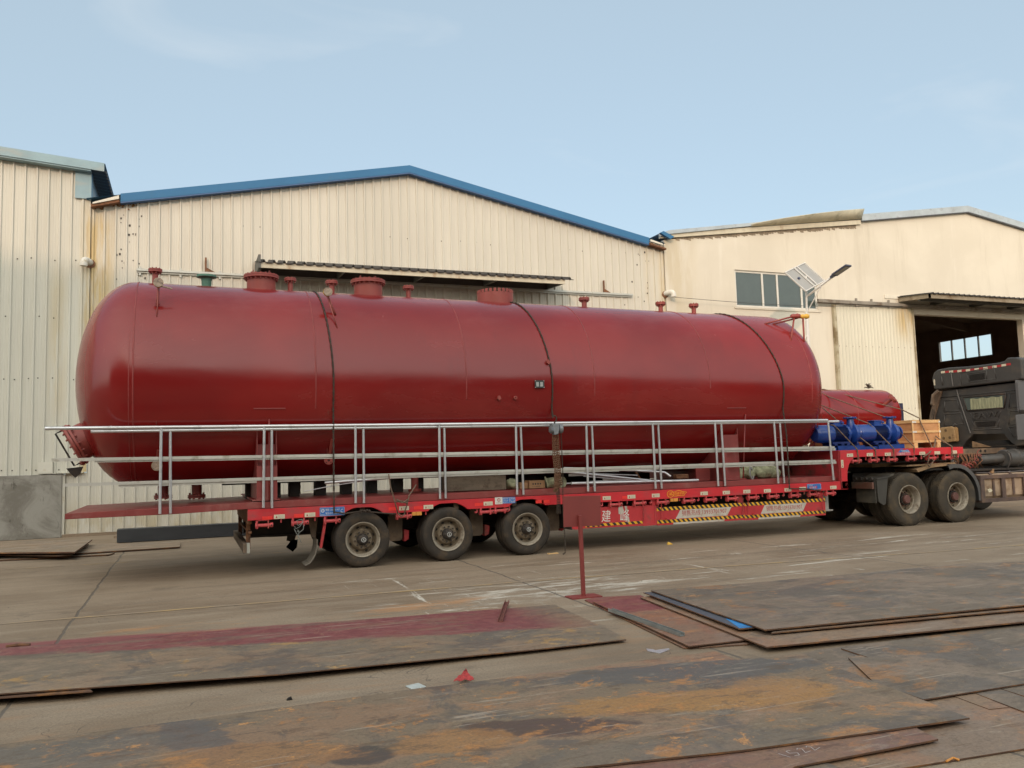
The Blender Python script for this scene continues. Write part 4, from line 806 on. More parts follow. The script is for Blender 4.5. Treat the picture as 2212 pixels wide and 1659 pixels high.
# ------------------------------------------------------------------ chain hoist
HX,HY=5.63,-.17
HO=thing('chain_hoist','worn grey chain hoist hanging from the middle rope in front of the handrail','hoist',(HX,HY,1.9))
b=MB(); b.cyl((HX-.085,HY-.05,2.045),(HX+.02,HY-.05,2.045),.075,14); b.cyl((HX+.02,HY-.04,2.05),(HX+.06,HY-.04,2.05),.06,14); b.cyl((HX+.06,HY-.04,2.05),(HX+.12,HY-.04,2.05),.078,16); b.box(HX-.10,HX-.085,HY-.10,HY+.0,2.0,2.10); b.prism([(HX-.09,2.13),(HX+.05,2.13),(HX+.02,1.96),(HX-.05,1.945)],'y',HY-.125,HY-.02); b.build('body',M_hoist,HO,smooth=True,auto=30,bevel=.004)
b=MB(); b.tube([Vector((HX+.035*cos(t)-.0,HY-.03,2.215+.05*sin(t))) for t in [rad(a) for a in range(-90,190,20)]],.011,8); b.tube([(HX,HY-.03,2.13),(HX,HY-.03,2.17)],.014,8); b.build('hook',M_chaind,HO,smooth=True)
def link_chain(b,pts,L=.036,r=.0042,wd=.011):
    tot=0; P=[Vector(p) for p in pts]; seg=[(P[i+1]-P[i]).length for i in range(len(P)-1)]; T=sum(seg); n=int(T/(L*.78)); 
    for k in range(n):
        s_=T*(k+.5)/n; i=0
        while i<len(seg)-1 and s_>seg[i]: s_-=seg[i]; i+=1
        c=P[i].lerp(P[i+1],s_/seg[i]); d=(P[i+1]-P[i]).normalized(); e=d.cross(Vector((0,1,0.01))).normalized(); e2=d.cross(e); w_=e if k%2 else (e2*.8+e*.5).normalized()
        b.tube([c+d*(L*.5*cos(t))+w_*(wd*sin(t)) for t in [2*PI*j/8 for j in range(8)]],r,4,closed=True)
b=MB()
for dx,dy in ((-.045,-.05),(-.018,-.06),(.012,-.05),(.035,-.065)):
    link_chain(b,[(HX+dx,HY+dy,1.95),(HX+dx*1.1,HY+dy,1.6),(HX+dx+.02,HY+dy,1.32),(HX+dx*.5,HY+dy,1.1)],.042,.0062,.015)
for k in range(5): link_chain(b,[(HX-.03+.015*k,HY-.05-.01*k,1.3),(HX-.05+.03*k,HY-.07,1.15),(HX-.06+.01*k,HY-.05,1.02)],.042,.006,.015)
b.build('load_chain',M_chain,HO)
b=MB(); 
for dx in (-.03,.0,.03): link_chain(b,[(HX+dx,HY-.04,1.12),(HX+dx*.6+.02,HY-.04,.9),(HX+.02+dx,HY-.03,.66)],.032,.004,.010)
b.build('hooked_chain',M_chaind,HO)
b=MB(); link_chain(b,[(HX+.105,HY-.04,1.98),(HX+.108,HY-.05,1.3),(HX+.09,HY-.05,.8),(HX+.10,HY-.06,.3),(HX+.09,HY-.08,.03)],.03,.0036,.009); link_chain(b,[(HX+.09,HY-.08,.03),(HX+.03,HY-.12,.012)],.03,.004,.010); b.build('hand_chain',M_chaind,HO)
# ------------------------------------------------------------------ flatbed trailer
TRL=thing('flatbed_trailer','long bright red low flatbed trailer with three axles and hazard-striped side boxes','trailer',(6.3,1.45,0))
WX=[2.471,3.823,5.175]
def arch(zb,zt,x0,x1,r=.56,zc=.42):
    pts=[(x0,zb)]
    for wx in WX:
        if not (x0<wx<x1): continue
        h=zb-zc; dx=math.sqrt(max(0,r*r-h*h)); a0=math.atan2(h,-dx); a1=math.atan2(h,dx)
        for i in range(17): a=a0+(a1-a0)*i/16; pts.append((wx+r*cos(a),min(zc+(r*sin(a)),.905)))
    pts+=[(x1,zb),(x1,zt),(x0,zt)]
    return pts
b=MB(); b.prism(arch(.795,.955,.80,11.91,.50,.42),'y',0,.10); b.build('side_beam',M_red,TRL,bevel=.004)
b=MB(); b.prism(arch(.795,.955,.80,11.91,.50,.42),'y',2.80,2.90); b.build('side_beam',M_red,TRL)
b=MB(); b.box(.82,11.72,.10,2.8,.905,.948); 
for i in range(22): b.box(.95+i*.5,1.03+i*.5,.1,2.8,.80,.905)
b.build('deck',M_dust,TRL)
b=MB(); b.box(.85,11.7,.85,1.05,.50,.90); b.box(.85,11.7,1.85,2.05,.50,.90); b.box(.85,11.7,.80,1.10,.48,.50); b.box(.85,11.7,1.80,2.10,.48,.50)
for wx in WX: b.cyl((wx,.2,.42),(wx,2.7,.42),.075,12); b.box(wx-.5,wx+.5,.88,.98,.52,.57)
b.build('chassis_beam',M_dark,TRL)
# rear end frame, underrun bar, spare tyre carrier
b=MB(); b.box(.80,.86,.10,2.8,.74,.95); b.box(.80,.86,.35,.45,.35,.74); b.box(.80,.86,2.4,2.5,.35,.74); b.box(.82,.86,.10,2.8,.60,.63); b.build('rear_frame',M_rusty,TRL)
b=MB(); b.box(.74,.82,.05,2.85,.33,.46); b.build('underrun_bar',M_dust,TRL,bevel=.004)
b=MB(); b.box(.79,.83,-.0,.12,.33,.47); b.build('bar_end',mat('pale_grey_steel',(.30,.29,.25),.7,var=.15),TRL)
def tyre_prof(R,w_,rim):  # (r, t) t from outer face
    return [(rim,.018),(rim+.02,.006),(R*.80,-.004),(R*.93,.004),(R*.975,.022),(R*.99,.045),(R-.004,.05),(R,.055),(R,w_*.32),(R-.008,w_*.325),(R-.008,w_*.355),(R,w_*.36),(R,w_*.64),(R-.008,w_*.645),(R-.008,w_*.675),(R,w_*.68),(R,w_-.055),(R*.99,w_-.045),(R*.93,w_-.004),(rim,w_-.018)]
b=MB(); b.lathe(tyre_prof(.42,.23,.22),(1.38,1.45,.45),(0,0,1),40); b.mat(1); b.lathe([(.22,.03),(.22,.2),(.0,.2)],(1.38,1.45,.45),(0,0,1),24)
b.build('spare_tyre',[M_tyre,M_dark],TRL,smooth=True,auto=35)
def wheel(cx,y,side,R=.4218,w_=.215,rim=.262,flip=1):
    """dual wheel; side=-1 faces the camera"""
    d=Vector((0,-side,0)); o=Vector((cx,y,R)); 
    b=MB(); b.cyl(o+d*.02,o+d*.45,.09,12); wh=b.build('wheel',M_dark,TRL,loc=o)
    for k,t0 in enumerate((0,.24)):
        b=MB(); b.lathe(tyre_prof(R,w_,rim),o+d*t0,d,56); b.build('tyre',M_tyre,wh,smooth=True,auto=38)
    b=MB(); b.lathe([(rim+.004,.014),(rim+.002,.0),(rim-.012,.0),(rim-.02,.012),(rim-.028,.03),(rim-.045,.05)],o,d,48); b.build('rim_lip',M_rimlip,wh,smooth=True,auto=60)
    b=MB(); b.lathe([(rim-.045,.05),(rim-.055,.10),(rim-.07,.125),(rim-.085,.12),(.16,.085),(.145,.07),(.085,.065),(.0,.065)],o,d,48)
    for i in range(10): a=2*PI*i/10+.15; q=o+Vector((.118*cos(a),0,.118*sin(a))); b.cyl(q+d*.068,q+d*.038,.016,6)
    b.mat(1)
    for i in range(8):
        a=2*PI*i/8+.35; q=o+Vector((.186*cos(a),0,.186*sin(a)))+d*.100; e1=Vector((-sin(a),0,cos(a))); e2=Vector((cos(a),0,sin(a)))
        b.add([q-d*.006+e1*(.026*cos(t))+e2*(.014*sin(t)) for t in [2*PI*j/12 for j in range(12)]],[tuple(range(12)) if side<0 else tuple(range(11,-1,-1))])
    b.mat(2)
    for i in range(10): a=2*PI*i/10+.15; q=o+Vector((.118*cos(a),0,.118*sin(a))); b.cyl(q+d*.070,q+d*.030,.0145,6)
    b.build('rim',[M_rim,M_black,M_hub],wh,smooth=True,auto=30)
    b=MB(); b.lathe([(.085,.066),(.082,.02),(.07,-.005),(.066,-.03),(.05,-.045),(.0,-.047)],o,d,8); HB=b.build('hub_cap',M_hub,wh)
    b=MB(); b.lathe([(.036,-.048),(.036,-.0515),(.030,-.0515),(.030,-.048)],o,d,20); b.text('S',o+Vector((-.014*1,-.052,-.02)),.028,.04); b.build('emblem',M_silver,HB)
    return wh
w0=wheel(WX[0],.0,-1)
for wx in WX[1:]: copy_w=[w0]
def copy_tree(o,parent,off,depth=0):
    c=o.copy(); COL.objects.link(c)
    if parent is not None: c.parent=parent; c.location=o.location+(Vector(off) if depth==0 else Vector((0,0,0)))
    ORG[c.name]=ORG[o.name]+Vector(off)
    for ch in o.children: copy_tree(ch,c,off,depth+1)
    return c
for wx in WX[1:]: copy_tree(w0,TRL,(wx-WX[0],0,0))
for wx in WX:
    o=Vector((wx,2.9,.4218)); d=Vector((0,-1,0)); b=MB()
    for t0 in (0,.24): b.lathe(tyre_prof(.4218,.215,.262),o+d*t0,d,32)
    b.lathe([(.262,.02),(.2,.1),(0,.1)],o,d,24); b.lathe([(.262,.44),(.2,.30),(0,.30)],o,d,24); b.build('wheel',M_tyre,TRL,smooth=True,auto=38)
# hangers
for x in (3.08,4.45,5.85):
    b=MB(); b.prism([(x-.11,.74),(x+.13,.74),(x+.12,.36),(x+.08,.32),(x-.06,.32),(x-.10,.36)],'y',.50,.56); b.cyl((x,.49,.42),(x,.57,.42),.04,12); b.box(x-.1,x+.1,.45,.8,.72,.9); b.build('spring_hanger',M_dust,TRL)
    b=MB(); b.prism([(x+.14,.50),(x+.22,.48),(x+.21,.34),(x+.14,.31)],'y',.45,.60); b.build('hanger_bracket',M_redd,TRL)
# rear mudguard flap and brackets
b=MB(); b.prism([(1.915,.80),(1.955,.80),(1.87,.33),(1.835,.33)],'y',.08,.14); b.build('flap_bracket',M_redd,TRL); b=MB(); b.prism([(1.70,.82),(1.86,.82),(1.82,.45),(1.76,.47)],'y',.40,.45); b.build('flap_bracket',M_dust,TRL)
pts=[(1.80,.46),(1.795,.36),(1.775,.26),(1.74,.18),(1.69,.12),(1.62,.085)]
b=MB(); b.prism(pts+[(x+.012,z-.008) for x,z in reversed(pts)],'y',.12,.55); b.build('mud_flap',mat('flap_rubber',(.17,.145,.115),.7,var=.2,dirt=(.09,.07,.05),damt=.4),TRL,smooth=False)
b=MB(); b.prism([(1.60,.42),(1.70,.44),(1.74,.36),(1.70,.24),(1.58,.28)],'y',2.2,2.24); b.build('mud_flap',mat('flap_rubber2',(.12,.105,.085),.8),TRL)
# winches
def winch(x0,z,y=.035,n='winch'):
    b=MB(); L_=.245
    b.box(x0+.015,x0+.03,y-.03,y+.03,z-.045,z+.075); b.box(x0+L_*.70,x0+L_*.70+.015,y-.03,y+.03,z-.045,z+.075); b.box(x0+.015,x0+L_*.70,y-.03,y+.03,z+.068,z+.075)
    b.cyl((x0,y,z),(x0+L_,y,z),.026,14); b.lathe([(.045,0),(.045,.013)],(x0+.0,y,z),(1,0,0),10); b.cyl((x0-.002,y,z),(x0+.013,y,z),.046,10); b.cyl((x0+L_*.84,y,z),(x0+L_,y,z),.034,12)
    b.prism([(x0-.0,z+.07),(x0+.012,z+.075),(x0+.022,z+.03),(x0+.008,z+.02)],'y',y-.04,y-.02)
    b.mat(1); b.cyl((x0+L_*.92,y-.0355,z),(x0+L_*.92,y-.030,z),.011,10); return b.build(n,[M_winch,M_black],TRL,loc=(x0,y,z),smooth=True,auto=35)
wi=winch(.91,.715)
for x,z in [(1.42,.725),(1.89,.727),(2.99,.735),(4.36,.735),(4.61,.745),(6.71,.74),(7.18,.74),(7.64,.735),(8.18,.735),(8.64,.735),(9.11,.732),(9.57,.732),(10.03,.732),(10.53,.73),(10.97,.73),(11.37,.73),(12.06,1.335),(12.52,1.335),(12.99,1.335),(13.50,1.335),(14.04,1.335),(14.50,1.335)]:
    copy_tree(wi,TRL,(x-.91,0,z-.715))
def hook(x,z,kind):
    b=MB()
    if kind: b.tube([(x,.04,z+.02),(x,.04,z-.03),(x-.005,.03,z-.05),(x-.03,.02,z-.06),(x-.045,.02,z-.04)],.012,8)
    else: b.cyl((x,.04,z+.02),(x,.04,z-.05),.011,8)
    return b.build('hook' if kind else 'stake_pin',M_winch,TRL,loc=(x,.04,z),smooth=True,auto=40)
h1_=hook(6.58,.79,1); h0_=hook(1.27,.79,0)
for x in (7.54,8.52,10.4,4.32,4.88): copy_tree(h1_,TRL,(x-6.58,0,0))
for x in (12.9,13.9,14.92): copy_tree(h1_,TRL,(x-6.58,0,.60))
for x in (1.76,3.47,7.06,8.12,9.0,9.91,10.88): copy_tree(h0_,TRL,(x-1.27,0,0))
for x in (12.44,14.35): copy_tree(h0_,TRL,(x-1.27,0,.60))
# stickers: cream reflector labels with a red triangle
def sticker(x,z,w_=.155,h=.062,vert=False):
    b=MB(); b.box(x,x+w_,-.004,-.001,z,z+h) if not vert else b.box(x,x+h,-.004,-.001,z,z+w_)
    b.mat(1)
    if not vert: b.prism([(x+w_*.16,z+h*.22),(x+w_*.32,z+h*.22),(x+w_*.24,z+h*.78)],'y',-.0062,-.0045)
    else: b.prism([(x+h*.25,z+.02),(x+h*.75,z+.02),(x+h*.5,z+.05)],'y',-.0062,-.0045)
    b.mat(2)
    if not vert:
        b.text('反光标识',Vector((x+w_*.42,-.0055,z+h*.55)),w_*.46,h*.22); b.box(x+w_*.42,x+w_*.92,-.006,-.0045,z+h*.30,z+h*.36)
    else: b.box(x+h*.4,x+h*.55,-.006,-.0045,z+.065,z+.13)
    return b.build('reflector_label',[M_cream,M_text,M_grey],TRL,loc=(x,0,z))
s0=sticker(1.165,.80)
for x,z in [(1.605,.805),(3.035,.83),(3.425,.832),(4.42,.838),(6.57,.83),(7.05,.832),(7.535,.832),(8.535,.825),(9.01,.820),(9.46,.82),(9.92,.815),(10.39,.815),(10.735,.822),(11.47,.815),(11.93,1.42),(12.43,1.42),(12.895,1.415),(13.81,1.41),(14.22,1.41),(14.69,1.415)]:
    copy_tree(s0,TRL,(x-1.165,0,z-.80))
sticker(11.775,1.215,.15,.058,True)
b=MB(); 
for x,z in ((1.0,.795),(1.45,.805),(2.87,.835),(3.27,.832),(4.27,.838),(5.44,.83),(6.95,.83),(5.33,.832)): b.box(x,x+.14,-.003,-.001,z,z+.05)
b.build('reflective_tape',M_refl,TRL)
# blue phone signs
def lettered(x,z,w_,h,rows,name='phone_sign',base=M_signb,ink=M_white,y=-.004):
    b=MB(); b.box(x,x+w_,y-.003,y+.003,z,z+h); o=b.build(name,base,TRL); b=MB()
    for t,u0,u1,v0,v1 in rows: b.text(t,Vector((x+w_*u0,y-.0045,z+h*v0)),w_*(u1-u0),h*(v1-v0))
    yy=y-.0042; q=.005
    for (a,c,e,f) in ((x+q,x+w_-q,z+q,z+q+.003),(x+q,x+w_-q,z+h-q-.003,z+h-q),(x+q,x+q+.003,z+q,z+h-q),(x+w_-q-.003,x+w_-q,z+q,z+h-q)): b.box(a,c,yy-.001,yy,e,f)
    b.build('lettering',ink,o); return o
o=lettered(1.825,.805,.37,.128,[('销售:13933701907',.23,.80,.56,.84),('售后:0315-6127701',.23,.80,.16,.44),('建峰挂车',.04,.19,.10,.22),('C',.84,.94,.3,.75)])
b=MB(); b.lathe([(.026,0),(.026,.002),(.018,.002),(.018,0)],(1.87,-.0075,.885),(0,-1,0),20); b.text('N',Vector((1.859,-.009,.875)),.022,.02); b.build('crest',M_white,o)
o=lettered(4.745,.855,.225,.100,[('销售热线',.05,.42,.70,.90),('13933701907',.05,.42,.42,.58),('0315-6127701',.05,.42,.16,.32),('服务',.52,.62,.2,.85),('地址电话',.66,.94,.60,.88),('唐山市区',.66,.94,.16,.44)])
b=MB(); b.box(4.615,4.744,-.007,-.001,.850,.960); o2=b.build('logo_plate',M_white,TRL); b=MB(); b.lathe([(.028,0),(.028,.002),(.020,.002),(.020,0)],(4.68,-.0075,.918),(0,-1,0),20); b.text('Z',Vector((4.667,-.0095,.905)),.026,.026); b.text('专用汽车',Vector((4.635,-.0085,.862)),.09,.018); b.build('lettering',M_text,o2)
o=lettered(10.92,.825,.33,.108,[('建峰挂车',.15,.62,.15,.55),('厂家直销',.06,.4,.68,.86)],ink=M_white); b=MB(); b.text('正品',Vector((10.97,-.0105,.845)),.08,.045); b.text('18',Vector((11.09,-.0105,.845)),.06,.05); b.build('red_lettering',M_refl,o)
b=MB(); b.box(13.20,13.57,-.007,-.001,1.412,1.475); o=b.build('race_sticker',mat('sticker_pink',(.52,.10,.13),.5),TRL)
b=MB(); b.prism([(13.25,1.476),(13.56,1.476),(13.50,1.53),(13.40,1.515),(13.33,1.545),(13.29,1.51)],'y',-.007,-.001); b.build('blue_corner',M_signb,o)
b=MB(); b.text('飞翔车队',Vector((13.30,-.0085,1.475)),.24,.05,ax=(1,0,-.06)); b.text('一路平安',Vector((13.23,-.0085,1.425)),.18,.035); b.build('lettering',M_white,o)
# gold seal decal
b=MB(); 
def blobring(b,cx,cz,rx,rz,t,y,wob=0,n=40,r0=0):
    vs=[]
    for i in range(n):
        a=2*PI*i/n; k=1+wob*sin(5*a+r0)
        vs+= [(cx+rx*k*cos(a),y,cz+rz*k*sin(a)),(cx+(rx*k-t)*cos(a),y,cz+(rz*k-t)*sin(a))]
    b.add(vs,[(2*i,(2*i+2)%(2*n),(2*i+3)%(2*n),2*i+1) for i in range(n)])
blobring(b,7.91,.875,.072,.062,.009,-.0052); blobring(b,8.08,.878,.155,.050,.009,-.005,.12); b.text('四季平安',Vector((7.99,-.0055,.855)),.20,.045,ay=(.15,0,1)); b.text('福',Vector((7.885,-.0055,.85)),.05,.05)
o=b.build('gold_decal',M_gold,TRL); b=MB(); b.add([(8.08+.145*cos(2*PI*i/24),-.003,.878+.042*sin(2*PI*i/24)) for i in range(24)],[tuple(range(24))]); b.add([(7.91+.065*cos(2*PI*i/24),-.0035,.875+.056*sin(2*PI*i/24)) for i in range(24)],[tuple(range(24))]); b.build('decal_backing',M_seal,o)
# amber side lamps
for x in (3.24,7.91): b=MB(); b.box(x,x+.06,.0,.04,.74,.795); b.box(x+.065,x+.155,.0,.04,.74,.80); b.build('side_lamp',M_amber,TRL,bevel=.004)
# side boxes with hazard stripes
def hazard(parent,x0,x1,z0,z1,y,p=.105):
    b=MB(); b.box(x0,x1,y,y+.003,z0,z1); o=b.build('hazard_strip',M_yel,parent); b=MB(); h=z1-z0; x=x0-p
    while x<x1:
        q=[(x,z1),(x+p*.5,z1),(x+p*.5+h*.85,z0),(x+h*.85,z0)]
        q=[(min(max(a,x0),x1),c) for a,c in q]
        if q[1][0]-q[0][0]+q[2][0]-q[3][0]>.01: b.prism(q,'y',y-.0015,y-.0002)
        x+=p
    b.build('black_stripe',M_blk2,o)
YS=.05
b=MB(); b.prism([(6.0,.37),(7.63,.345),(7.63,.80),(7.56,.80),(7.56,.695),(6.0,.715)],'y',YS,YS+.45); B1=b.build('side_box',M_panr,TRL,bevel=.003)
b=MB(); b.box(5.98,6.0,YS,YS+.5,.36,.72); b.build('box_end',M_dark,B1)
b=MB(); b.box(7.60,7.64,YS-.006,YS-.001,.35,.69); b.box(7.36,7.60,YS-.008,YS-.001,.345,.37); b.box(6.03,6.2,YS-.012,YS-.001,.36,.38); b.build('box_edge',M_redd,B1)
hazard(B1,6.25,6.52,.385,.425,YS-.004,.10); hazard(B1,6.52,7.36,.39,.435,YS-.004,.118)
b=MB(); b.text('建',Vector((6.555,YS-.003,.455)),.17,.20,ay=(.12,0,1)); b.text('峰',Vector((6.915,YS-.003,.435)),.17,.22,ay=(.1,0,1)); b.build('lettering',M_white,B1)
b=MB(); b.prism([(6.89,.70),(6.97,.705),(7.0,.62),(6.96,.57),(6.89,.575)],'y',YS-.005,YS-.004); b.prism([(7.01,.705),(7.06,.70),(7.07,.60),(7.03,.62)],'y',YS-.005,YS-.004); b.prism([(7.05,.52),(7.09,.51),(7.10,.44),(7.06,.42)],'y',YS-.005,YS-.004); b.build('torn_sticker',M_panw,B1)
def panel(x0,x1,z0,z1,tx0,tx1,txt):
    b=MB(); b.prism([(x0,z0),(x1,z0),(x1,z1),(x0,z1)],'y',YS,YS+.02); P_=b.build('side_guard',M_panr,TRL,bevel=.003)
    b=MB(); b.prism([(tx0-.10,z0+.10),(tx1-.10,z0+.10),(tx1,z1-.062),(tx0,z1-.062)],'y',YS-.002,YS-.0005); b.prism([(tx0-.16,z0+.002),(tx1-.17,z0+.002),(tx1-.16,z0+.036),(tx0-.15,z0+.036)],'y',YS-.002,YS-.0005); b.build('white_band',M_panw,P_)
    hazard(P_,x0+.005,x1-.005,z1-.060,z1,YS-.004,.098); hazard(P_,x0+.005,x1-.005,z0+.036,z0+.092,YS-.004,.098)
    b=MB(); b.text(txt,Vector((tx0+.03,YS-.0035,z0+.142)),tx1-tx0-.14,.098); b.build('lettering',M_text,P_)
    b=MB()
    for x in (x0+.16,x1-.18): b.box(x,x+.10,YS-.03,YS-.003,z0+.095,z0+.11); b.box(x+.02,x+.04,YS-.02,YS-.003,z0+.10,z0+.12)
    b.build('latch',M_redd,P_)
panel(7.645,9.50,.335,.648,8.13,9.22,'销售热线:13933701907')
panel(9.505,11.375,.325,.645,9.96,10.93,'销售热线:13933701907')
b=MB()
for x in (7.60,9.38,11.25): b.box(x,x+.11,YS+.03,YS+.12,.60,.90)
b.build('guard_post',M_redd,TRL)
# short safety chains on guards
for x in (7.36,7.72,9.44,9.56,11.28):
    b=MB(); link_chain(b,[(x,.0,.74),(x+.01,YS-.03,.62),(x+.0,YS-.03,.44)],.028,.004,.009); b.build('safety_chain',M_redd,TRL)
# landing leg, neck, gooseneck
b=MB(); b.box(11.60,11.72,.34,.44,.40,.92); b.box(11.56,11.80,.32,.46,.37,.40); b.box(11.63,11.69,.325,.34,.55,.68); b.build('landing_leg',mat('leg_grey',(.36,.34,.31),.6,var=.2),TRL,bevel=.004)
b=MB(); b.box(11.72,11.745,.0,2.9,.955,1.545); b.build('neck_plate',M_redd,TRL)
b=MB(); pts=[(11.73,.80),(11.91,.80),(11.91,1.0),(11.925,1.15),(11.97,1.27),(12.06,1.37),(12.10,1.41),(15.03,1.41),(15.03,1.549),(11.73,1.549)]
b.prism(pts,'y',0,.09); NK=b.build('gooseneck',M_red,TRL,bevel=.004)
b=MB(); b.box(11.75,11.765,-.006,-.001,.82,1.54); b.box(11.94,12.1,-.006,-.001,1.405,1.42)
for x,z in ((11.86,.9),(11.89,.9),(11.86,.87)): b.cyl((x,-.008,z),(x,0,z),.008,8)
b.build('weld_lines',M_redd,TRL)
b=MB(); b.box(11.75,15.02,.09,2.9,1.50,1.545); b.box(11.75,15.02,2.81,2.9,1.41,1.545); b.box(14.98,15.02,.09,2.81,1.42,1.5); b.build('upper_deck',M_redd,TRL)
b=MB(); b.prism([(11.75,.95),(12.4,1.28),(14.9,1.34),(14.9,1.42),(11.75,1.42)],'y',.85,1.05); b.prism([(11.75,.95),(12.4,1.28),(14.9,1.34),(14.9,1.42),(11.75,1.42)],'y',1.85,2.05); b.box(12.4,14.9,.3,2.6,1.26,1.29) ; b.build('neck_beam',M_dark,TRL)
b=MB(); b.prism([(13.1,1.18),(14.75,1.20),(14.95,1.30),(14.95,1.36),(13.1,1.26)],'y',.55,2.3); b.build('fifth_wheel_plate',M_tan,TRL)
b=MB(); b.cyl((11.78,.25,1.0),(11.78,.6,.75),.03,8); b.build('neck_stay',M_dark,TRL)
# ------------------------------------------------------------------ load beside and under the tank
def pipe(pts,r,label,group='loose silver pipes under the tank',name='steel_pipe',m=None):
    b=MB(); b.tube(pts,r,10); return tag(b.build(name,m or M_galv,smooth=True,auto=40),label,'pipe',group)
g7=lambda x,y,Y_:gy((1900+x*.226)*.60636,(1580+y*.226)*.60636,Y_)
g6=lambda x,y,Y_:gy((1400+x*.226)*.60636,(1620+y*.226)*.60636,Y_)
c6=lambda x,y,Y_:gy(515.4+x*.27418,848.9+y*.27418,Y_)
pipe([c6(680,708,.30),g6(0,360,.28),g6(720,315,.26),g6(1300,285,.24),g6(1920,265,.22),g7(300,442,.2),g7(470,440,.2),g7(620,458,.2),g7(850,480,.22),g7(1500,548,.3),g7(1850,585,.33)],.023,'longest bent silver handrail pipe running from the rear saddle to mid trailer')
pipe([g7(480,388,.45),g7(850,395,.45),g7(1400,415,.45),g7(1960,445,.45),g7(2060,452,.45),g7(2100,475,.43),g7(2165,520,.38)],.022,'silver handrail pipe bent down at its right end under the lower rail')
pipe([g7(600,630,.12),g7(1250,612,.12),g7(1900,595,.12),c6(0,0,0) if False else gy((2050+1550*.226)*.60636,(1680+148*.226)*.60636,.12),gy((2050+1935*.226)*.60636,(1680+135*.226)*.60636,.12)],.026,'straight silver pipe lying on the platform edge, right of the sacks')
pipe([c6(515,775,.5),c6(760,728,.5),c6(1000,690,.52)],.008,'thin silver rod slanting up under the tank near the rear rope')
pipe([g7(960,478,.6),g7(1640,502,.6)],.012,'thin silver rod lying level between the crossed pipes')
pipe([g7(790,515,.7),g7(1300,560,.7),g7(1750,590,.6)],.010,'thin silver rod sloping behind the crossed pipes')
pipe([g7(380,640,.5),g7(1000,598,.5),g7(1800,585,.55)],.014,'thin silver rod on the platform behind the straight pipe')
def bar(p,q,hh,label,m=M_flat):
    b=MB(); p=Vector(p); q=Vector(q); vs=[]
    for c in (p,q): vs+=[c+Vector((0,0,-hh)),c+Vector((0,0,hh)),c+Vector((0,.02,hh)),c+Vector((0,.02,-hh))]
    b.add(vs,[(j,4+j,4+(j+1)%4,(j+1)%4) for j in range(4)]+[(3,2,1,0),(4,5,6,7)]); return tag(b.build('flat_bar',m),label,'bar','loose flat bars under the tank')
bar(g7(640,440,.8),g7(1350,425,.8),.02,'pale flat bar lying level behind the front post')
bar(g7(1480,405,.9),g7(1900,392,.9),.03,'short wide pale flat bar highest in the pile of bars')
bar(g7(1100,565,.75),g7(1680,600,.75),.018,'pale flat bar lying low behind the crossed pipes')
bar(g7(1615,440,.6),g7(1690,550,.6),.02,'short rusty bar leaning steeply in the pile',M_rusty)
bar(g7(560,500,.9),g7(850,490,.9),.02,'grey flat bar half hidden beside the hanging chains')
# timber block
p=g6(1590,325,.35); 
b=MB(); tb=g6(1585,550,.35)
b.prism([(3.92,1.075),(4.95,1.065),(4.95,1.30),(4.6,1.305),(3.92,1.315)],'y',.34,.62); tag(b.build('timber_block',M_blk,bevel=.008),'thick old timber block lying on the platform behind the rails','timber')
# cardboard box
b=MB(); b.box(5.35,5.64,.30,.52,1.068,1.195); CB=b.build('cardboard_box',M_card,bevel=.004); tag(CB,'small brown cardboard box with printed symbols beside the sacks','box'); b=MB()
for k in range(4): b.cyl((5.42+k*.045,.2995,1.14),(5.42+k*.045,.2985,1.14),.015,10)
b.text('小心轻放',Vector((5.39,.2985,1.085)),.16,.022); b.build('print',M_blk2,CB)
b=MB(); b.box(5.20,5.34,.34,.5,1.068,1.17); tag(b.build('cardboard_box',M_card,bevel=.004),'darker brown carton left of the printed cardboard box','box')
# sack-wrapped flanges
def sack(name,c,rx,ry,rz,label,seed,disc=None):
    random.seed(seed); b=MB(); n,mm=22,14; vs=[]
    ph=[random.uniform(0,6) for _ in range(8)]
    for j in range(mm+1):
        v=-PI/2+PI*j/mm
        for i in range(n):
            u=2*PI*i/n; k=1+.10*sin(3*u+ph[0]+2*v)+.07*sin(7*u+ph[1])*cos(3*v+ph[2])+.05*sin(11*v+ph[3]+u)
            z=c[2]+rz*k*sin(v); vs.append((c[0]+rx*k*cos(v)*cos(u),c[1]+ry*k*cos(v)*sin(u),max(z,1.066)))
    b.add(vs,[(j*n+i,j*n+(i+1)%n,(j+1)*n+(i+1)%n,(j+1)*n+i) for j in range(mm) for i in range(n)])
    o=b.build(name,M_bag,smooth=True); tag(o,label,'sack','pipe fittings wrapped in woven sacks')
    if disc:
        for (q,d,R) in disc: b=MB(); b.lathe([(.0,-.006),(R,-.008),(R+.004,0),(R,.012),(0,.012)],q,d,20); b.build('flange',M_bag,o,smooth=True,auto=50)
    return o
sack('wrapped_fitting',(5.08,.45,1.15),.12,.12,.085,'green-grey sack of fittings between timber block and carton',1)
sack('wrapped_fitting',(5.84,.42,1.14),.17,.13,.09,'sack-wrapped flanged pipe behind the hanging hoist chain',2,[((5.68,.34,1.15),(1,-.3,.2),.105),((5.99,.36,1.14),(-.4,1,.1),.10)])
sack('wrapped_fitting',(9.62,.36,1.17),.11,.10,.115,'leftmost sack-wrapped fitting beside the right saddle plate',3)
sack('wrapped_fitting',(9.88,.42,1.18),.20,.14,.125,'middle sack bundle with a grey metal flange ring showing',4)
sack('wrapped_fitting',(10.22,.40,1.19),.20,.14,.13,'lumpy sack bundle just left of the right-hand lashing rope',5)
sack('wrapped_fitting',(10.48,.42,1.17),.14,.13,.12,'rightmost sack bundle, behind the right-hand lashing rope',6)
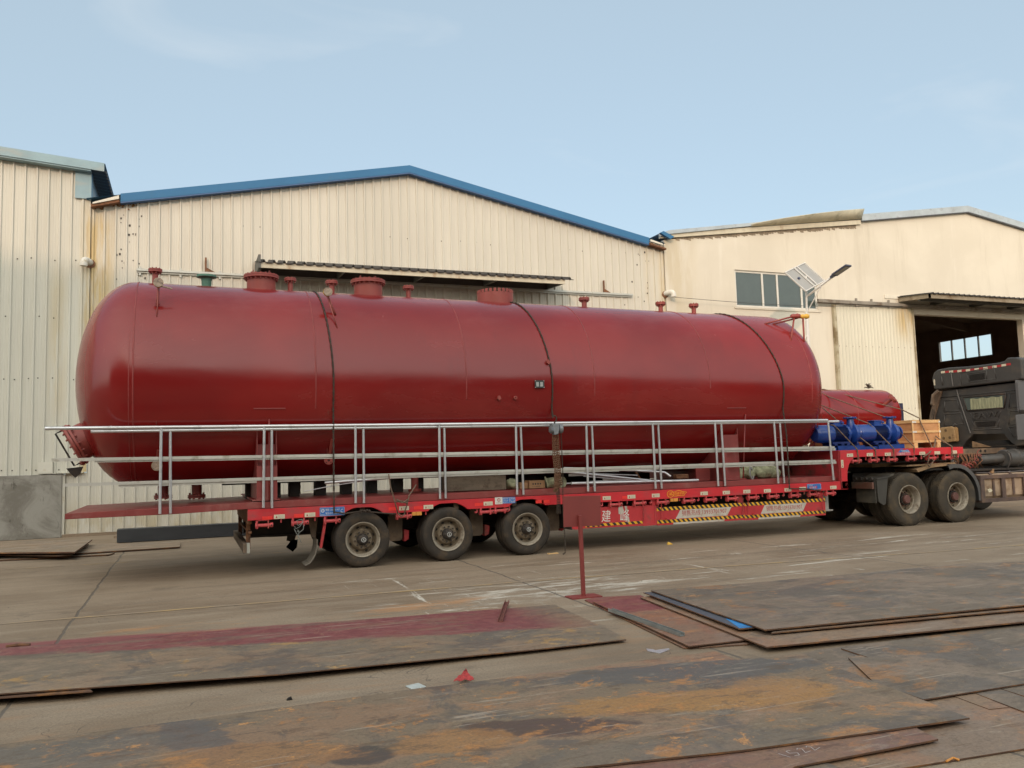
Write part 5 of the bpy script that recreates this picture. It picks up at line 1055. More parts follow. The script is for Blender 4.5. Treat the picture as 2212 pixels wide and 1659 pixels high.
b=MB(); b.lathe([(.085,0),(.085,.012),(.125,.012),(.125,-.004),(.085,0)],(9.86,.26,1.17),(.75,-1,.1),28)
b.mat(1); 
tag(b.build('flange_ring',[mat('bare_flange',(.42,.43,.43),.5,.5,var=.15),M_black],smooth=True,auto=35),'bare grey bolted flange ring among the sack bundles','flange')
b=MB(); c=gy((2050+1690*.226)*.60636,(1680+75*.226)*.60636,.4); b.box(c.x-.14,c.x+.12,.38,.5,1.12,1.20); b.lathe([(.05,-.02),(.07,0),(.05,.02)],(c.x-.02,.4,1.10),(0,1,.2),10); tag(b.build('rusty_fitting',M_rusty,bevel=.01),'small rusty iron fitting on the platform near the right saddle','fitting')
b=MB(); link_chain(b,[(8.0,.2,1.085),(8.25,.18,1.09),(8.45,.16,1.085)],.05,.007,.018); tag(b.build('loose_chain',M_chaind),'short dark chain lying on the platform beyond the straight pipe','chain')
# tied rope between winch and lower rail
b=MB()
for path in ([(2.86,-.09,1.40),(2.88,-.10,1.2),(2.95,-.09,.98),(3.0,-.06,.78)],[(3.30,-.05,1.22),(3.18,-.08,1.06),(3.14,-.08,.92),(3.10,-.06,.78)],[(2.97,-.1,1.01),(3.03,-.12,.98),(3.1,-.1,.97),(3.15,-.1,1.0)],[(2.97,-.09,.98),(3.05,-.12,.955),(3.12,-.09,.96)],[(3.0,-.06,.80),(3.05,-.08,.74),(3.11,-.06,.78)]):
    b.tube([Vector(p)+Vector((random.uniform(-.004,.004),0,0)) for p in path],.0105,6)
for k in range(7): c=Vector((3.0+k*.022,-.11+.01*(k%2),.985-.006*k)); b.lathe([(.008,-.014),(.021,0),(.008,.014)],c,(1,.4*(k%2),.7*((k%3)-1)),7)
tag(b.build('tied_rope',M_ropel,smooth=True),'knotted tan rope tying the railing down to a winch between the rear wheels','rope')
b=MB()
q=lambda x,y:(lambda p:Vector((p.x,-.03,p.z)))(gy((840+x*.1808)*.60636,(1750+y*.1808)*.60636,-.03))
for path in ([(1220,640),(1200,580),(1250,560),(1330,560),(1310,620),(1230,680),(1210,650)],[(1160,690),(1180,740),(1260,700),(1330,600),(1290,550)],[(1340,660),(1330,750),(1260,810),(1210,790),(1220,760),(1245,790),(1235,900),(1215,1000)],[(1150,740),(1190,820),(1260,930),(1290,1020)]): b.tube([q(*p) for p in path],.0045,5)
tag(b.build('wire_bundle',mat('grey_wire',(.22,.23,.21),.6),smooth=True),'tangle of grey wire hanging from the second rear winch','wire')
b=MB(); b.slab([q(1010,1105)+Vector((0,.1,0)),q(1100,980)+Vector((0,.1,0)),q(1240,960)+Vector((0,.1,0)),q(1220,1100)+Vector((0,.1,0)),q(1140,1190)+Vector((0,.1,0))],.012); o=b.build('rubber_scrap',mat('scrap_rubber',(.15,.13,.105),.8)); tag(o,'dusty rubber flap dangling from the wire under the trailer rear','flap')
# ------------------------------------------------------------------ cargo on the gooseneck
# small tank
r_=.60; yc,zc=2.25,2.33
xe=gy(1948,885,yc).x-.42
b=MB(); prof=[]
for i in range(11): a=PI/2*(1-i/10); prof.append((11.6-.3*sin(a),r_*cos(a)))
for i in range(1,12): prof.append((11.6+(xe-.30-11.6)*i/12,r_))
for i in range(11): a=PI/2*i/10; prof.append((xe-.30+.30*sin(a),r_*cos(a)))
b.lathe([(r,x-11) for x,r in prof],(11,yc,zc),(1,0,0),56)
ST=thing('small_tank','smaller glossy red tank on the gooseneck, right of the long tank','tank',(13.2,yc,1.55)); b.build('shell',M_tank,ST,smooth=True)
b=MB(); q1=gy(1906,877,1.72); q2=gy(1926,862,1.55); b.cyl(q1,q2,.035,12); dq=(q2-q1).normalized(); b.lathe([(.03,0),(.115,0),(.115,.03),(0,.03)],q2,dq,20); b.lathe([(.115,.035),(.115,.05),(0,.05)],q2,dq,20)
for i in range(6):
    a=2*PI*i/6; e=dq.cross(Vector((0,0,1))).normalized(); e2=dq.cross(e); c=q2+e*(.085*cos(a))+e2*(.085*sin(a)); b.cyl(c-dq*.02,c+dq*.07,.012,6)
b.build('nozzle',M_prim,ST,smooth=True,auto=35)
b=MB()
for x in (12.2,14.2): b.box(x,x+.12,yc-.4,yc+.4,1.55,1.9)
b.build('saddle',M_prim,ST)
b=MB(); vs=[]
for xx in (12.6,13.9): b.lathe([(r_-.002,-.012),(r_+.004,-.006),(r_+.004,.006),(r_-.002,.012)],(xx,yc,zc),(1,0,0),56)
b.build('weld_seam',M_weld,ST)
c=gy(1938,885,2.9); b=MB(); b.box(c.x-.1,c.x+.2,2.9,2.95,2.2,2.66); tag(b.build('control_panel',M_head),'small dark grey panel box behind the right end of the small tank','box')
# pumps
def pump(x,y,lab):
    t=thing('centrifugal_pump',lab,'pump',(x,y,1.549),'blue motor pumps on the gooseneck')
    z=1.549; b=MB(); b.box(x+.0,x+.68,y-.20,y-.185,z,z+.095); b.box(x+.0,x+.68,y+.185,y+.20,z,z+.095); b.box(x,x+.68,y-.2,y+.2,z+.085,z+.095); b.box(x-.38,x+.0,y-.17,y+.17,z+.0,z+.06)
    for xx in (.18,.52): b.box(x+xx-.04,x+xx+.04,y-.204,y-.1995,z+.0,z+.02)
    b.build('base_frame',M_pblue,t,bevel=.004)
    b=MB()
    for xx in (-.05,.12,.26): b.box(x+xx,x+xx+.07,y-.17,y+.17,z+.095,z+.135)
    b.box(x-.08,x+.36,y-.16,y-.12,z+.13,z+.17); b.box(x-.08,x+.36,y+.12,y+.16,z+.13,z+.17); b.box(x+.56,x+.62,y-.12,y+.12,z+.095,z+.13); b.prism([(y-.12,z+.13),(y+.12,z+.13),(y+.05,z+.25),(y-.05,z+.25)],'x',x+.565,x+.605); b.build('feet',M_pblued,t)
    mz=z+.33; r=.158
    b=MB(); b.mat(1); b.cyl((x-.02,y,mz),(x+.34,y,mz),r-.03,28); b.mat(0)
    for i in range(44):
        a=2*PI*i/44
        if -1.0<math.sin(a)<-.93: continue
        c,s=cos(a),sin(a); e=Vector((0,c,s)); t_=Vector((0,-s,c)); vs=[Vector((xx,y,mz))+e*rr+t_*tt for xx in (x,x+.32) for rr,tt in ((r-.035,-.0022),(r+.004,-.0018),(r+.004,.0018),(r-.035,.0022))]
        b.add(vs,[(0,1,5,4),(1,2,6,5),(2,3,7,6),(0,3,2,1),(4,5,6,7)])
    b.build('motor',[M_pblued,M_pblued],t,smooth=True,auto=30)
    b=MB(); b.lathe([(0,-.40),(r*.80,-.40),(r*.93,-.375),(r+.018,-.32),(r+.02,-.01),(r+.005,.0),(r-.02,.0)],(x,y,mz),(1,0,0),36); b.mat(1)
    for k in range(5): b.lathe([(r*.14*(k+1),-.402),(r*.14*(k+1)+.008,-.402)],(x,y,mz),(1,0,0),24)
    b.build('fan_cowl',[M_pblue,M_pblued],t,smooth=True,auto=35)
    b=MB(); b.box(x+.02,x+.26,y-.10,y+.10,mz+r-.02,mz+r+.03); b.box(x+.04,x+.22,y-.085,y+.085,mz+r+.03,mz+r+.085); b.box(x+.02,x+.25,y-.10,y+.10,mz+r+.085,mz+r+.10); b.cyl((x+.23,y-.09,mz+r+.055),(x+.23,y-.13,mz+r+.055),.025,10); b.build('terminal_box',M_pblue,t,bevel=.008)
    b=MB(); b.lathe([(0,.33),(r+.02,.33),(r+.03,.34),(r+.03,.365),(r+.01,.375),(.12,.40),(.10,.48),(.13,.50),(.19,.52),(.20,.55),(.19,.60),(.14,.62),(.07,.635),(.065,.70),(.14,.70),(.14,.725),(0,.725)],(x,y,mz),(1,0,0),32)
    for i in range(8): a=2*PI*i/8; b.cyl((x+.31,y+(r+.012)*cos(a),mz+(r+.012)*sin(a)),(x+.39,y+(r+.012)*cos(a),mz+(r+.012)*sin(a)),.012,6)
    b.build('volute_casing',M_pblue,t,smooth=True,auto=35)
    b=MB(); b.lathe([(.08,-.34),(.085,-.2),(.07,-.10),(.065,-.04),(.125,-.025),(.135,-.02),(.135,0),(.12,.003),(0,.003)],(x+.53,y,mz+.325),(0,0,1),28); b.prism([(x+.57,mz+.29),(x+.60,mz+.29),(x+.66,mz+.06),(x+.60,mz+.06)],'y',y-.02,y+.02)
    for i in range(6): a=2*PI*i/6+.3; b.cyl((x+.53+.105*cos(a),y+.105*sin(a),mz+.285),(x+.53+.105*cos(a),y+.105*sin(a),mz+.337),.011,6)
    b.build('outlet_flange',M_pblue,t,smooth=True,auto=35)
    return t
p1=pump(11.84,.32,'blue motor pump left of its twin, right behind the end post of the railing')
def copy_thing(o,off,label):
    c=copy_tree(o,None,off); c.location=o.location+Vector(off); c['label']=label; return c
copy_thing(p1,(1.06,.02,0),'blue motor pump right of its twin, next to the wooden crate')
# crate
x0,x1,y0,y1,z0=14.06,14.80,.36,1.22,1.549
CR=thing('wooden_crate','light plywood crate with battens standing between the pumps and the cab','crate',((x0+x1)/2,(y0+y1)/2,z0))
b=MB(); b.box(x0,x1,y0,y1,z0+.11,z0+.56); b.build('panels',M_wood,CR)
b=MB()
for z in (z0+.11,z0+.315,z0+.52):
    b.box(x0-.02,x1+.02,y0-.02,y0-.001,z,z+.045); b.box(x0-.02,x0-.001,y0-.001,y1,z,z+.045)
    b.box(x1+.001,x1+.02,y0-.001,y1,z,z+.045)
b.box(x0-.018,x0+.022,y0-.018,y0-.001,z0+.155,z0+.315); b.box(x0-.018,x0+.022,y0-.018,y0-.001,z0+.36,z0+.52)
b.box(x1-.02,x1+.018,y0-.018,y0-.001,z0+.155,z0+.315); b.box(x1-.02,x1+.018,y0-.018,y0-.001,z0+.36,z0+.52)
for x in (x0,x1-.1): b.box(x,x+.1,y0-.02,y1,z0,z0+.108)
b.box(x0-.02,x1+.02,y0-.02,y1+.01,z0+.566,z0+.585); b.build('battens',M_woodl,CR,bevel=.002)
b=MB(); 
for z in (z0+.315,z0+.52): b.box(x0-.024,x0+.09,y0-.025,y0-.0205,z+.003,z+.04); b.box(x1-.02,x1+.024,y0-.025,y0-.0205,z+.003,z+.04)
b.build('plastic_tag',M_plastic,CR)
b=MB(); b.box(11.2,11.75,1.0,1.1,1.55,1.75) ; b.box(12.45,12.6,.9,1.6,1.55,1.95); b.box(13.4,13.6,.95,1.6,1.55,2.0); tag(b.build('timber_packing',M_wood,bevel=.004),'pale timber packing pieces wedged behind the blue pumps','timber')
# ropes over the gooseneck cargo
g3=lambda x,y,Y_:gy((2850+x*.226)*.60636,(1450+y*.226)*.60636,Y_)
def lash(pts,label,m=M_ropel,r=.014):
    fine=[]
    for a,c in zip(pts[:-1],pts[1:]):
        a=Vector(a);c=Vector(c); nn=max(1,int((c-a).length/.04))
        for k in range(nn): fine.append(a.lerp(c,k/nn))
    fine.append(Vector(pts[-1])); b=MB()
    for ph in (0,PI): b.tube([q+Vector((.35*r*sin(i*1.3+ph),.35*r*cos(i*1.3+ph),.3*r*cos(i*1.3+ph))) for i,q in enumerate(fine)],r*.75,5)
    return tag(b.build('lashing_rope',m,smooth=True),label,'rope','tan ropes lashing the gooseneck cargo')
lash([g3(350,10,1.5),g3(560,190,.45),g3(700,290,.40),g3(1185,665,-.02),g3(1198,860,.03)],'tan rope crossing the left pump and tied at the second gooseneck winch')
lash([g3(480,285,.18),g3(540,290,.12),g3(900,665,-.02),g3(918,800,.0),g3(900,890,.04)],'tan rope lowest on the left pump, tied at the first gooseneck winch')
ts=lambda x,a: Vector((x,yc-(r_+.012)*cos(a),zc+(r_+.012)*sin(a)))
lash([ts(12.3,2.2),ts(12.3,1.57),ts(12.35,1.1),ts(12.42,.7),g3(1095,265,.25),g3(1475,650,-.02),g3(1480,850,.03)],'tan rope from the small tank over the right pump to the third winch')
lash([ts(13.0,2.2),ts(13.0,1.6),ts(13.1,1.15),ts(13.2,.75),g3(1345,160,.6),g3(1500,310,.35),g3(1800,630,-.02),g3(1790,835,.03)],'tan rope passing just right of the right pump onto the crate base')
lash([ts(13.15,2.2),ts(13.15,1.62),ts(13.4,1.35),g3(1600,40,1.2),g3(1880,175,.34),g3(1900,240,.33),g3(2075,620,.2),g3(2085,830,.0)],'tan rope bent over the top corner of the wooden crate')
g5=lambda x,y,Y_:gy((3300+x*.2109)*.60636,(1500+y*.2109)*.60636,Y_)
lash([g5(160,255,.33),g5(200,290,.2),g5(435,430,-.02),g5(430,610,.0)],'short tan rope right of the crate, tied at the last winch')
lash([g3(2140,510,.32),g3(2120,620,.1),g3(2040,720,-.03),g3(1940,790,-.03)],'frayed rope end knotted across the red beam below the crate',r=.016)
lash([g3(2040,760,-.02),g3(2010,900,.0),g3(2040,940,.0),g3(2110,840,.0)],'loop of rope hanging below the red beam near the crate')
c=g3(0,0,0); b=MB(); q0=gy(1876,839,2.2)
for k in range(26): a=random.uniform(0,2*PI); e=Vector((cos(a)*.10,random.uniform(-.06,.06),abs(sin(a))*.12)); b.tube([q0,q0+e*.6+Vector((random.uniform(-.03,.03),0,.02)),q0+e],.006,4)
tag(b.build('rope_tuft',M_rope),'frayed tuft of rope on top of the small tank','rope')
# ------------------------------------------------------------------ tractor unit
TT=thing('tractor_truck','dusty dark grey tractor truck coupled to the trailer, cut off at the right edge','truck',(15.5,1.3,0))
def twheel(cx,y,dual=True):
    R=.53; w_=.28; rim=.285; d=Vector((0,1,0)); o=Vector((cx,y,R))
    b=MB(); b.cyl(o+d*.1,o+d*.5,.12,12); wh=b.build('wheel',M_dark,TT,loc=o)
    for t0 in ((0,.33) if dual else (0,)):
        b=MB(); b.lathe(tyre_prof(R,w_,rim),o+d*t0,d,72)
        # shoulder tread blocks
        for i in range(72):
            a=2*PI*i/72; c,s=cos(a),sin(a); e=Vector((c,0,s)); t_=Vector((-s,0,c))
            for y0,y1 in ((.035,.085),(w_-.085,w_-.035)):
                vs=[o+d*(t0+yy)+e*rr+t_*tt for yy in (y0,y1) for rr,tt in ((R-.02,-.016),(R+.008,-.014),(R+.008,.014),(R-.02,.016))]
                b.add(vs,[(0,1,5,4),(1,2,6,5),(2,3,7,6),(0,3,2,1),(4,5,6,7)])
        b.build('tyre',M_tyre2,wh,smooth=True,auto=32)
    b=MB(); b.lathe([(rim+.004,.012),(rim+.002,-.004),(rim-.012,-.004),(rim-.02,.012),(rim-.035,.03),(rim-.04,.10),(rim-.05,.13),(rim-.06,.135)],o,d,56); b.build('rim_lip',M_rimlip,wh,smooth=True,auto=60)
    b=MB(); b.lathe([(rim-.06,.135),(.20,.175),(.175,.18),(.15,.165),(.10,.16),(0,.16)],o,d,48); b.mat(1)
    for i in range(8):
        a=2*PI*i/8+.2; q=o+Vector((.198*cos(a),0,.198*sin(a)))+d*.171; e1=Vector((-sin(a),0,cos(a))); e2=Vector((cos(a),0,sin(a)))
        b.add([q+e1*(.026*cos(t))+e2*(.022*sin(t))-d*.004 for t in [2*PI*j/12 for j in range(12)]],[tuple(range(12))])
    b.mat(2); b.lathe([(.115,.16),(.115,.13),(.09,.125),(.085,.06),(.07,.045),(0,.045)],o,d,20)
    for i in range(10): a=2*PI*i/10; q=o+Vector((.135*cos(a),0,.135*sin(a))); b.cyl(q+d*.165,q+d*.13,.013,6)
    b.build('rim',[M_rim,M_black,M_rusthub],wh,smooth=True,auto=30); return wh
tw=twheel(13.468,.0)
copy_tree(tw,TT,(1.322,0,0))
for x in (13.468,14.79):
    o=Vector((x,2.5,.53)); d=Vector((0,-1,0)); b=MB()
    for t0 in (0,.33): b.lathe(tyre_prof(.53,.28,.285),o+d*t0,d,36)
    b.lathe([(.285,.02),(.2,.12),(0,.12)],o,d,24); b.lathe([(.285,.6),(.2,.45),(0,.45)],o,d,24); b.build('wheel',M_tyre2,TT,smooth=True,auto=35)
b=MB(); o=Vector((17.95,2.3,.53)); b.lathe(tyre_prof(.53,.28,.285),o,(0,-1,0),36); b.lathe([(.285,.02),(.2,.12),(0,.12)],o,(0,-1,0),24); b.lathe([(.285,.26),(0,.2)],o,(0,-1,0),24); b.build('wheel',M_tyre2,TT,smooth=True,auto=35)
b=MB(); b.cyl((13.468,.3,.53),(13.468,2.2,.53),.10,12); b.cyl((14.79,.3,.53),(14.79,2.2,.53),.10,12); b.box(12.7,18.5,.80,.90,.78,1.06); b.box(12.7,18.5,1.6,1.7,.78,1.06); b.box(13.6,14.7,.7,1.8,1.06,1.17); b.box(13.9,14.3,.5,2,.6,.9); b.box(15.2,18,.9,1.6,.55,1.0); b.box(12.7,12.8,.8,1.7,.78,1.06); b.build('chassis',M_dark,TT)
# rear mud flap with lamps
b=MB(); b.prism([(12.66,.97),(12.96,1.0),(12.86,.47),(12.80,.44),(12.68,.52)],'y',.02,.05); b.box(12.64,12.66,.05,.56,.49,.96); b.prism([(12.66,.975),(12.96,1.005),(13.1,1.06),(13.1,1.03),(12.96,.985),(12.66,.955)],'y',.0,.60); b.build('rear_mudguard',mat('guard_grey',(.045,.040,.033),.6,var=.15,dirt=(.10,.085,.06),damt=.5),TT,bevel=.003)
b=MB(); b.box(12.565,12.615,.05,.60,.77,.90); TLm=b.build('tail_lamp',mat('tail_lamp_brown',(.15,.065,.045),.5,var=.2,dirt=(.10,.08,.06),damt=.4),TT,bevel=.006)
b=MB()
for k in range(4): b.cyl((12.585,.10+k*.14,.965),(12.62,.10+k*.14,.965),.035,14)
b.build('round_lamps',M_hub,TT)
# forward mudguard arc over second wheel
b=MB(); n=22; vs=[]; cx,cz,R=14.79,.53,.64
for i in range(n+1):
    a=rad(108-118*i/n); vs+=[(cx+R*cos(a),.0,cz+R*sin(a)),(cx+R*cos(a),.62,cz+R*sin(a)),(cx+(R+.03)*cos(a),.62,cz+(R+.03)*sin(a)),(cx+(R+.03)*cos(a),-.0,cz+(R+.03)*sin(a)),(cx+(R-.05)*cos(a),-.0,cz+(R-.05)*sin(a))]
b.add(vs,[(5*i+j,5*i+5+j,5*i+6+j,5*i+1+j) for i in range(n) for j in range(3)]+[(5*i+3,5*i+8,5*i+9,5*i+4) for i in range(n)])
b.build('mudguard',mat('guard_edge',(.075,.072,.07),.5,var=.15,dirt=(.14,.12,.09),damt=.4),TT,smooth=True,auto=40)
b=MB(); b.prism([(13.55,1.18),(14.9,1.20),(14.9,1.23),(13.55,1.21)],'y',.1,.7); b.prism([(13.8,1.06),(14.15,1.14),(14.6,1.17),(14.6,1.20),(14.1,1.19),(13.75,1.12)],'y',.05,.62); b.build('deck_plate',M_tan,TT)
# fuel tank and rack
b=MB(); pts=[]
for cx_,cz_,a0 in ((.50,.90,90),(.10,.90,180),(.10,.46,270),(.50,.46,360)):
    pass
pl=[(.04,.50),(.04,.86),(.06,.92),(.12,.96),(.58,.98),(.64,.92),(.64,.48),(.58,.42),(.10,.42)]
b.prism(pl,'x',15.50,17.6); FTk=b.build('fuel_tank',M_ftank,TT,bevel=.02)
b=MB(); b.box(15.52,17.6,.14,.56,.985,.992); b.build('tank_top',M_ftop,FTk)
b=MB()
for x in (15.83,16.42,17.1): b.prism([(.030,.50),(.030,.87),(.05,.93),(.12,.972),(.58,.995),(.58,1.0),(.11,.985),(.04,.935),(.018,.87),(.018,.50)],'x',x,x+.06)
b.build('strap',M_rack,FTk); b=MB(); b.cyl((15.98,.14,.97),(15.98,.14,1.04),.045,14); b.cyl((15.98,.14,1.04),(15.98,.14,1.06),.052,14); b.build('filler_cap',M_tan,FTk)
b=MB(); y=-.02
b.box(15.44,17.6,y,y+.04,.86,.94); b.box(15.44,17.6,y,y+.04,.37,.45)
for x in (15.44,16.06,16.72,17.3): b.box(x,x+.11,y+.002,y+.038,.45,.86)
b.box(15.44,15.48,y+.04,.55,.37,.45); b.box(15.44,15.48,y+.04,.55,.86,.94); b.build('side_rack',M_rack,TT,bevel=.004)
b=MB(); b.prism([(15.60,.63),(15.68,.66),(15.74,.62),(15.70,.585),(15.63,.58)],'y',-.04,-.022); b.build('paper_scrap',M_cream,TT)
# chassis rail, silencer drum, hoses
b=MB(); b.box(15.1,17.0,.55,.62,1.38,1.50); b.mat(1)
for x in (16.2,16.34): b.cyl((x,.545,1.44),(x,.55,1.44),.032,12)
b.build('upper_rail',[M_dust,M_black],TT); 
b=MB(); b.lathe([(0,0),(.17,0),(.19,.02),(.19,.30),(.205,.31),(.205,.35),(.19,.36),(.19,.9),(0,.9)],(16.55,.30,1.27),(1,0,0),28); b.cyl((15.95,.42,1.25),(16.56,.34,1.27),.10,16); b.build('silencer_drum',M_drum,TT,smooth=True,auto=35)
b=MB(); b.tube([(16.45,.12,1.42),(16.5,.08,1.38),(16.5,.05,1.25),(16.38,.08,1.05)],.012,6); b.box(15.0,17.4,.1,.6,1.03,1.06); b.build('catwalk',M_dark,TT)
def coil(p,q,r,n,tr,m,sag=.1):
    b=MB(); p=Vector(p); q=Vector(q); K=n*14; d=(q-p).normalized(); e1=d.cross(Vector((0,1,0))).normalized(); e2=d.cross(e1)
    b.tube([p.lerp(q,i/K)+Vector((0,0,-sag*sin(PI*i/K)))+e1*(r*cos(2*PI*i/14))+e2*(r*sin(2*PI*i/14)) for i in range(K+1)],tr,5); return b.build('coiled_hose',m,TT,smooth=True)
coil((15.15,.2,1.12),(15.95,.35,1.42),.055,7,.009,M_coilr,.12); coil((14.95,.15,1.08),(15.3,.5,1.38),.045,7,.008,M_coilg,.05); coil((15.0,.3,1.13),(15.5,.3,1.2),.05,7,.008,M_coilr,.04); coil((14.2,.35,1.22),(14.7,.3,1.2),.05,6,.008,M_coilr,.02)
b=MB()
for k in range(16):
    x=15.05+k*.05; b.tube([(x,.3,1.4),(x+random.uniform(-.1,.1),.25,1.25),(x+random.uniform(-.15,.2),.3,1.08)],.010,5)
b.build('hose_bundle',M_rusty,TT,smooth=True)
# cab: rear wall at x=17
XC=17.0; XF=XC-.10
def bodypoly(): return [(2.46,1.52),(2.40,2.0),(2.28,2.9),(.04,2.93),(.04,1.55),(.30,1.53),(.42,1.60),(.58,1.80),(1.36,1.82),(1.56,1.66),(1.66,1.54)]
b=MB(); b.prism(bodypoly(),'x',XC,XC+2.0); CABo=b.build('cab',M_cab,TT,bevel=.015)
b=MB(); b.prism([(2.26,2.96),(2.30,3.22),(2.24,3.36),(2.12,3.42),(1.80,3.435),(1.3,3.405),(.95,3.40),(.5,3.40),(.36,3.42),(.28,3.485),(.08,3.47),(-.05,3.42),(-.05,2.98),(.1,2.955),(2.18,2.94)],'x',XC-.10,XC+1.9); b.build('roof_fairing',M_cab,CABo,bevel=.03)
b=MB(); b.prism([(.49,1.56),(.60,1.665),(1.34,1.665),(1.50,1.56)],'x',XC-.004,XC+.3); b.box(XC+.001,XC+.5,.3,1.8,1.2,1.54); b.build('tunnel_opening',M_black,CABo)
b=MB(); b.prism([(.9,1.52),(1.38,1.52),(1.38,1.665)],'x',XC-.03,XC-.006); b.build('tunnel_cover',M_tan,CABo)
def emboss(b,poly,t=.012,wd=.022,x=XC):  # raised outline
    n=len(poly)
    for i in range(n):
        p=Vector((0,*poly[i])); q=Vector((0,*poly[(i+1)%n])); p.x=q.x=x; b.tube([p,q],wd*.5,6)
b=MB()
emboss(b,[(2.06,2.66),(1.72,2.66),(1.66,2.40),(2.10,2.39)]); emboss(b,[(2.10,2.32),(1.64,2.34),(1.58,2.08),(2.13,2.05)]); emboss(b,[(.36,2.70),(.17,2.70),(.17,2.38),(.40,2.38)]); emboss(b,[(.40,2.30),(.17,2.30),(.17,2.02),(.44,2.0)]); emboss(b,[(.46,1.95),(.17,1.96),(.17,1.72),(.36,1.74)])
b.tube([(XC,2.2,2.74),(XC,.1,2.76)],.014,6); b.tube([(XC,1.34,1.92),(XC,.62,1.925)],.012,6)
emboss(b,[(1.36,2.14),(.66,2.14),(.71,1.965),(1.29,1.965)],wd=.018)
emboss(b,[(1.40,2.35),(.60,2.35),(.68,2.17),(1.32,2.16)],wd=.016)
b.build('pressed_panels',M_cab,CABo,smooth=True)
b=MB(); b.tube([(XC-.012,1.70,2.90),(XC-.012,1.66,2.70),(XC-.012,1.42,1.85)],.013,6); b.tube([(XC-.11,1.74,3.33),(XC-.11,1.71,2.98)],.011,6); b.build('weld_line',M_cabl,CABo)
b=MB()
for k in range(5): b.box(XC-.012,XC-.002,.74+k*.01,1.27-k*.008,2.088-k*.024,2.100-k*.024)
b.build('vent_slots',M_black,CABo)
b=MB()
for k in range(6): b.box(XF-.014,XF-.002,.86,1.25,3.19-k*.024,3.202-k*.024)
b.build('vent_slots',M_black,CABo)
b=MB(); b.text('FAW',Vector((XC-.012,1.30,2.19)),.62,.13,ax=(0,-1,0)); o=b.build('lettering',M_cab,CABo); s_=o.modifiers.new('s','SOLIDIFY'); s_.thickness=.02; s_.offset=0
b=MB(); emboss(b,[(1.54,2.69),(.44,2.70),(.52,2.39),(1.46,2.38)],wd=.035,x=XC-.006); wfm=b.build('rear_window',M_hub,CABo,smooth=True)
b=MB(); b.prism([(1.54,2.69),(.44,2.70),(.52,2.39),(1.46,2.38)],'x',XC-.010,XC-.004); b.build('pane',M_glass,wfm)
b=MB(); vs=[]; n=40
for i in range(n+1): y=1.36-.82*i/n; xx=XC-.016-.006*sin(i*1.7); vs+=[(xx,y,2.40),(xx,y,2.645+.010*sin(i*.5))]
b.add(vs,[(2*i,2*i+1,2*i+3,2*i+2) for i in range(n)]); b.build('curtain',M_curt,wfm,smooth=True)
b=MB(); emboss(b,[(1.50,3.27),(.62,3.32),(.58,3.05),(1.48,3.0)],wd=.016,x=XF); emboss(b,[(1.32,3.23),(.80,3.25),(.82,3.05),(1.26,3.03)],wd=.02,x=XF)
b.tube([(XF,2.02,3.25),(XF,2.0,3.03)],.018,6); b.build('fairing_pressings',M_cab,CABo,smooth=True)
b=MB(); y=2.02; i=0; b2=MB()
while y>.22:
    z=3.345-.03*sin((2.02-y)*1.7); t_=(b if i%2==0 else b2); t_.box(XF-.004,XF-.001,y-.112,y,z-.028,z+.022); y-=.114; i+=1
b.box(XF-.004,XF-.001,2.21,2.25,3.05,3.19); b.build('white_reflector',M_cream,CABo); b2.build('red_reflector',M_text,CABo)
b=MB(); b.prism([(1.72,1.67),(2.06,1.64),(2.12,1.70),(2.14,1.97),(2.10,2.015),(1.80,2.03),(1.72,1.99)],'x',XC-.16,XC-.02); JC=b.build('jerrycan',M_jug,TT,bevel=.02); b=MB()
for y_,z_ in ((1.96,1.94),(2.03,1.76),(1.86,1.765)): b.cyl((XC-.166,y_,z_),(XC-.160,y_,z_),.034,14)
b.mat(1); b.cyl((XC-.11,1.78,2.02),(XC-.11,1.72,2.08),.03,12); b.build('dimple',[mat('jug_dimple',(.12,.075,.035),.7),M_drum],JC)
b=MB(); b.box(XC-.22,XC+.2,.02,.05,2.28,2.96); b.prism([(XC-.30,1.66),(XC+.2,1.66),(XC+.2,2.24),(XC-.30,2.20)],'y',.02,.05); b.box(XC-.22,XC+.5,-.02,.02,2.3,2.9); b.build('side_deflector',mat('deflector_grey',(.085,.085,.088),.45,var=.1,dirt=(.12,.11,.09),damt=.3),TT,bevel=.01)
b=MB(); b.prism([(2.10,2.90),(2.28,2.9),(2.50,2.30),(2.50,1.7),(2.40,1.7),(2.36,2.3)],'x',XC-.05,XC+.25); b.build('side_deflector',M_dust,TT,bevel=.01)
b=MB(); b.tube([(XC-.12,2.12,2.90),(XC-.16,2.24,2.80),(XC-.16,2.28,2.62)],.045,10); b.cyl((XC-.20,2.27,2.60),(XC-.20,2.22,2.60),.045,12); b.build('intake_pipe',M_dust,TT,smooth=True,auto=40)
b=MB()
for k in range(14): b.tube([(XC-.08,2.25+random.uniform(-.05,.12),2.55-random.uniform(0,.9)),(XC-.10,2.22+random.uniform(-.08,.14),2.1-random.uniform(0,.5))],.008,5)
b.build('cable_bundle',M_dark,TT)
# ------------------------------------------------------------------ sign stand in the foreground
SG=thing('sign_stand','blank red-oxide sign board on a square post standing in the yard','sign',(4.19,-4.02,0))
b=MB(); b.box(4.00,4.37,-4.14,-3.92,0,.012); b.build('foot_plate',M_sign,SG)
pL=gy(1243.7,1150,-4.0); 
b=MB(); b.prism([(4.165,.012),(4.205,.012),(4.195,.92),(4.155,.92)],'y',-4.05,-4.01); b.build('post',M_sign,SG,bevel=.002)
a_=[gy(1061.1+x*.27418,848.9+y*.27418,-4.0) for x,y in ((567,815),(860,807),(862,1045),(570,1057))]
b=MB(); b.prism([(p.x,p.z) for p in a_],'y',-4.005,-3.997); b.build('board',M_sign,SG,bevel=.001)
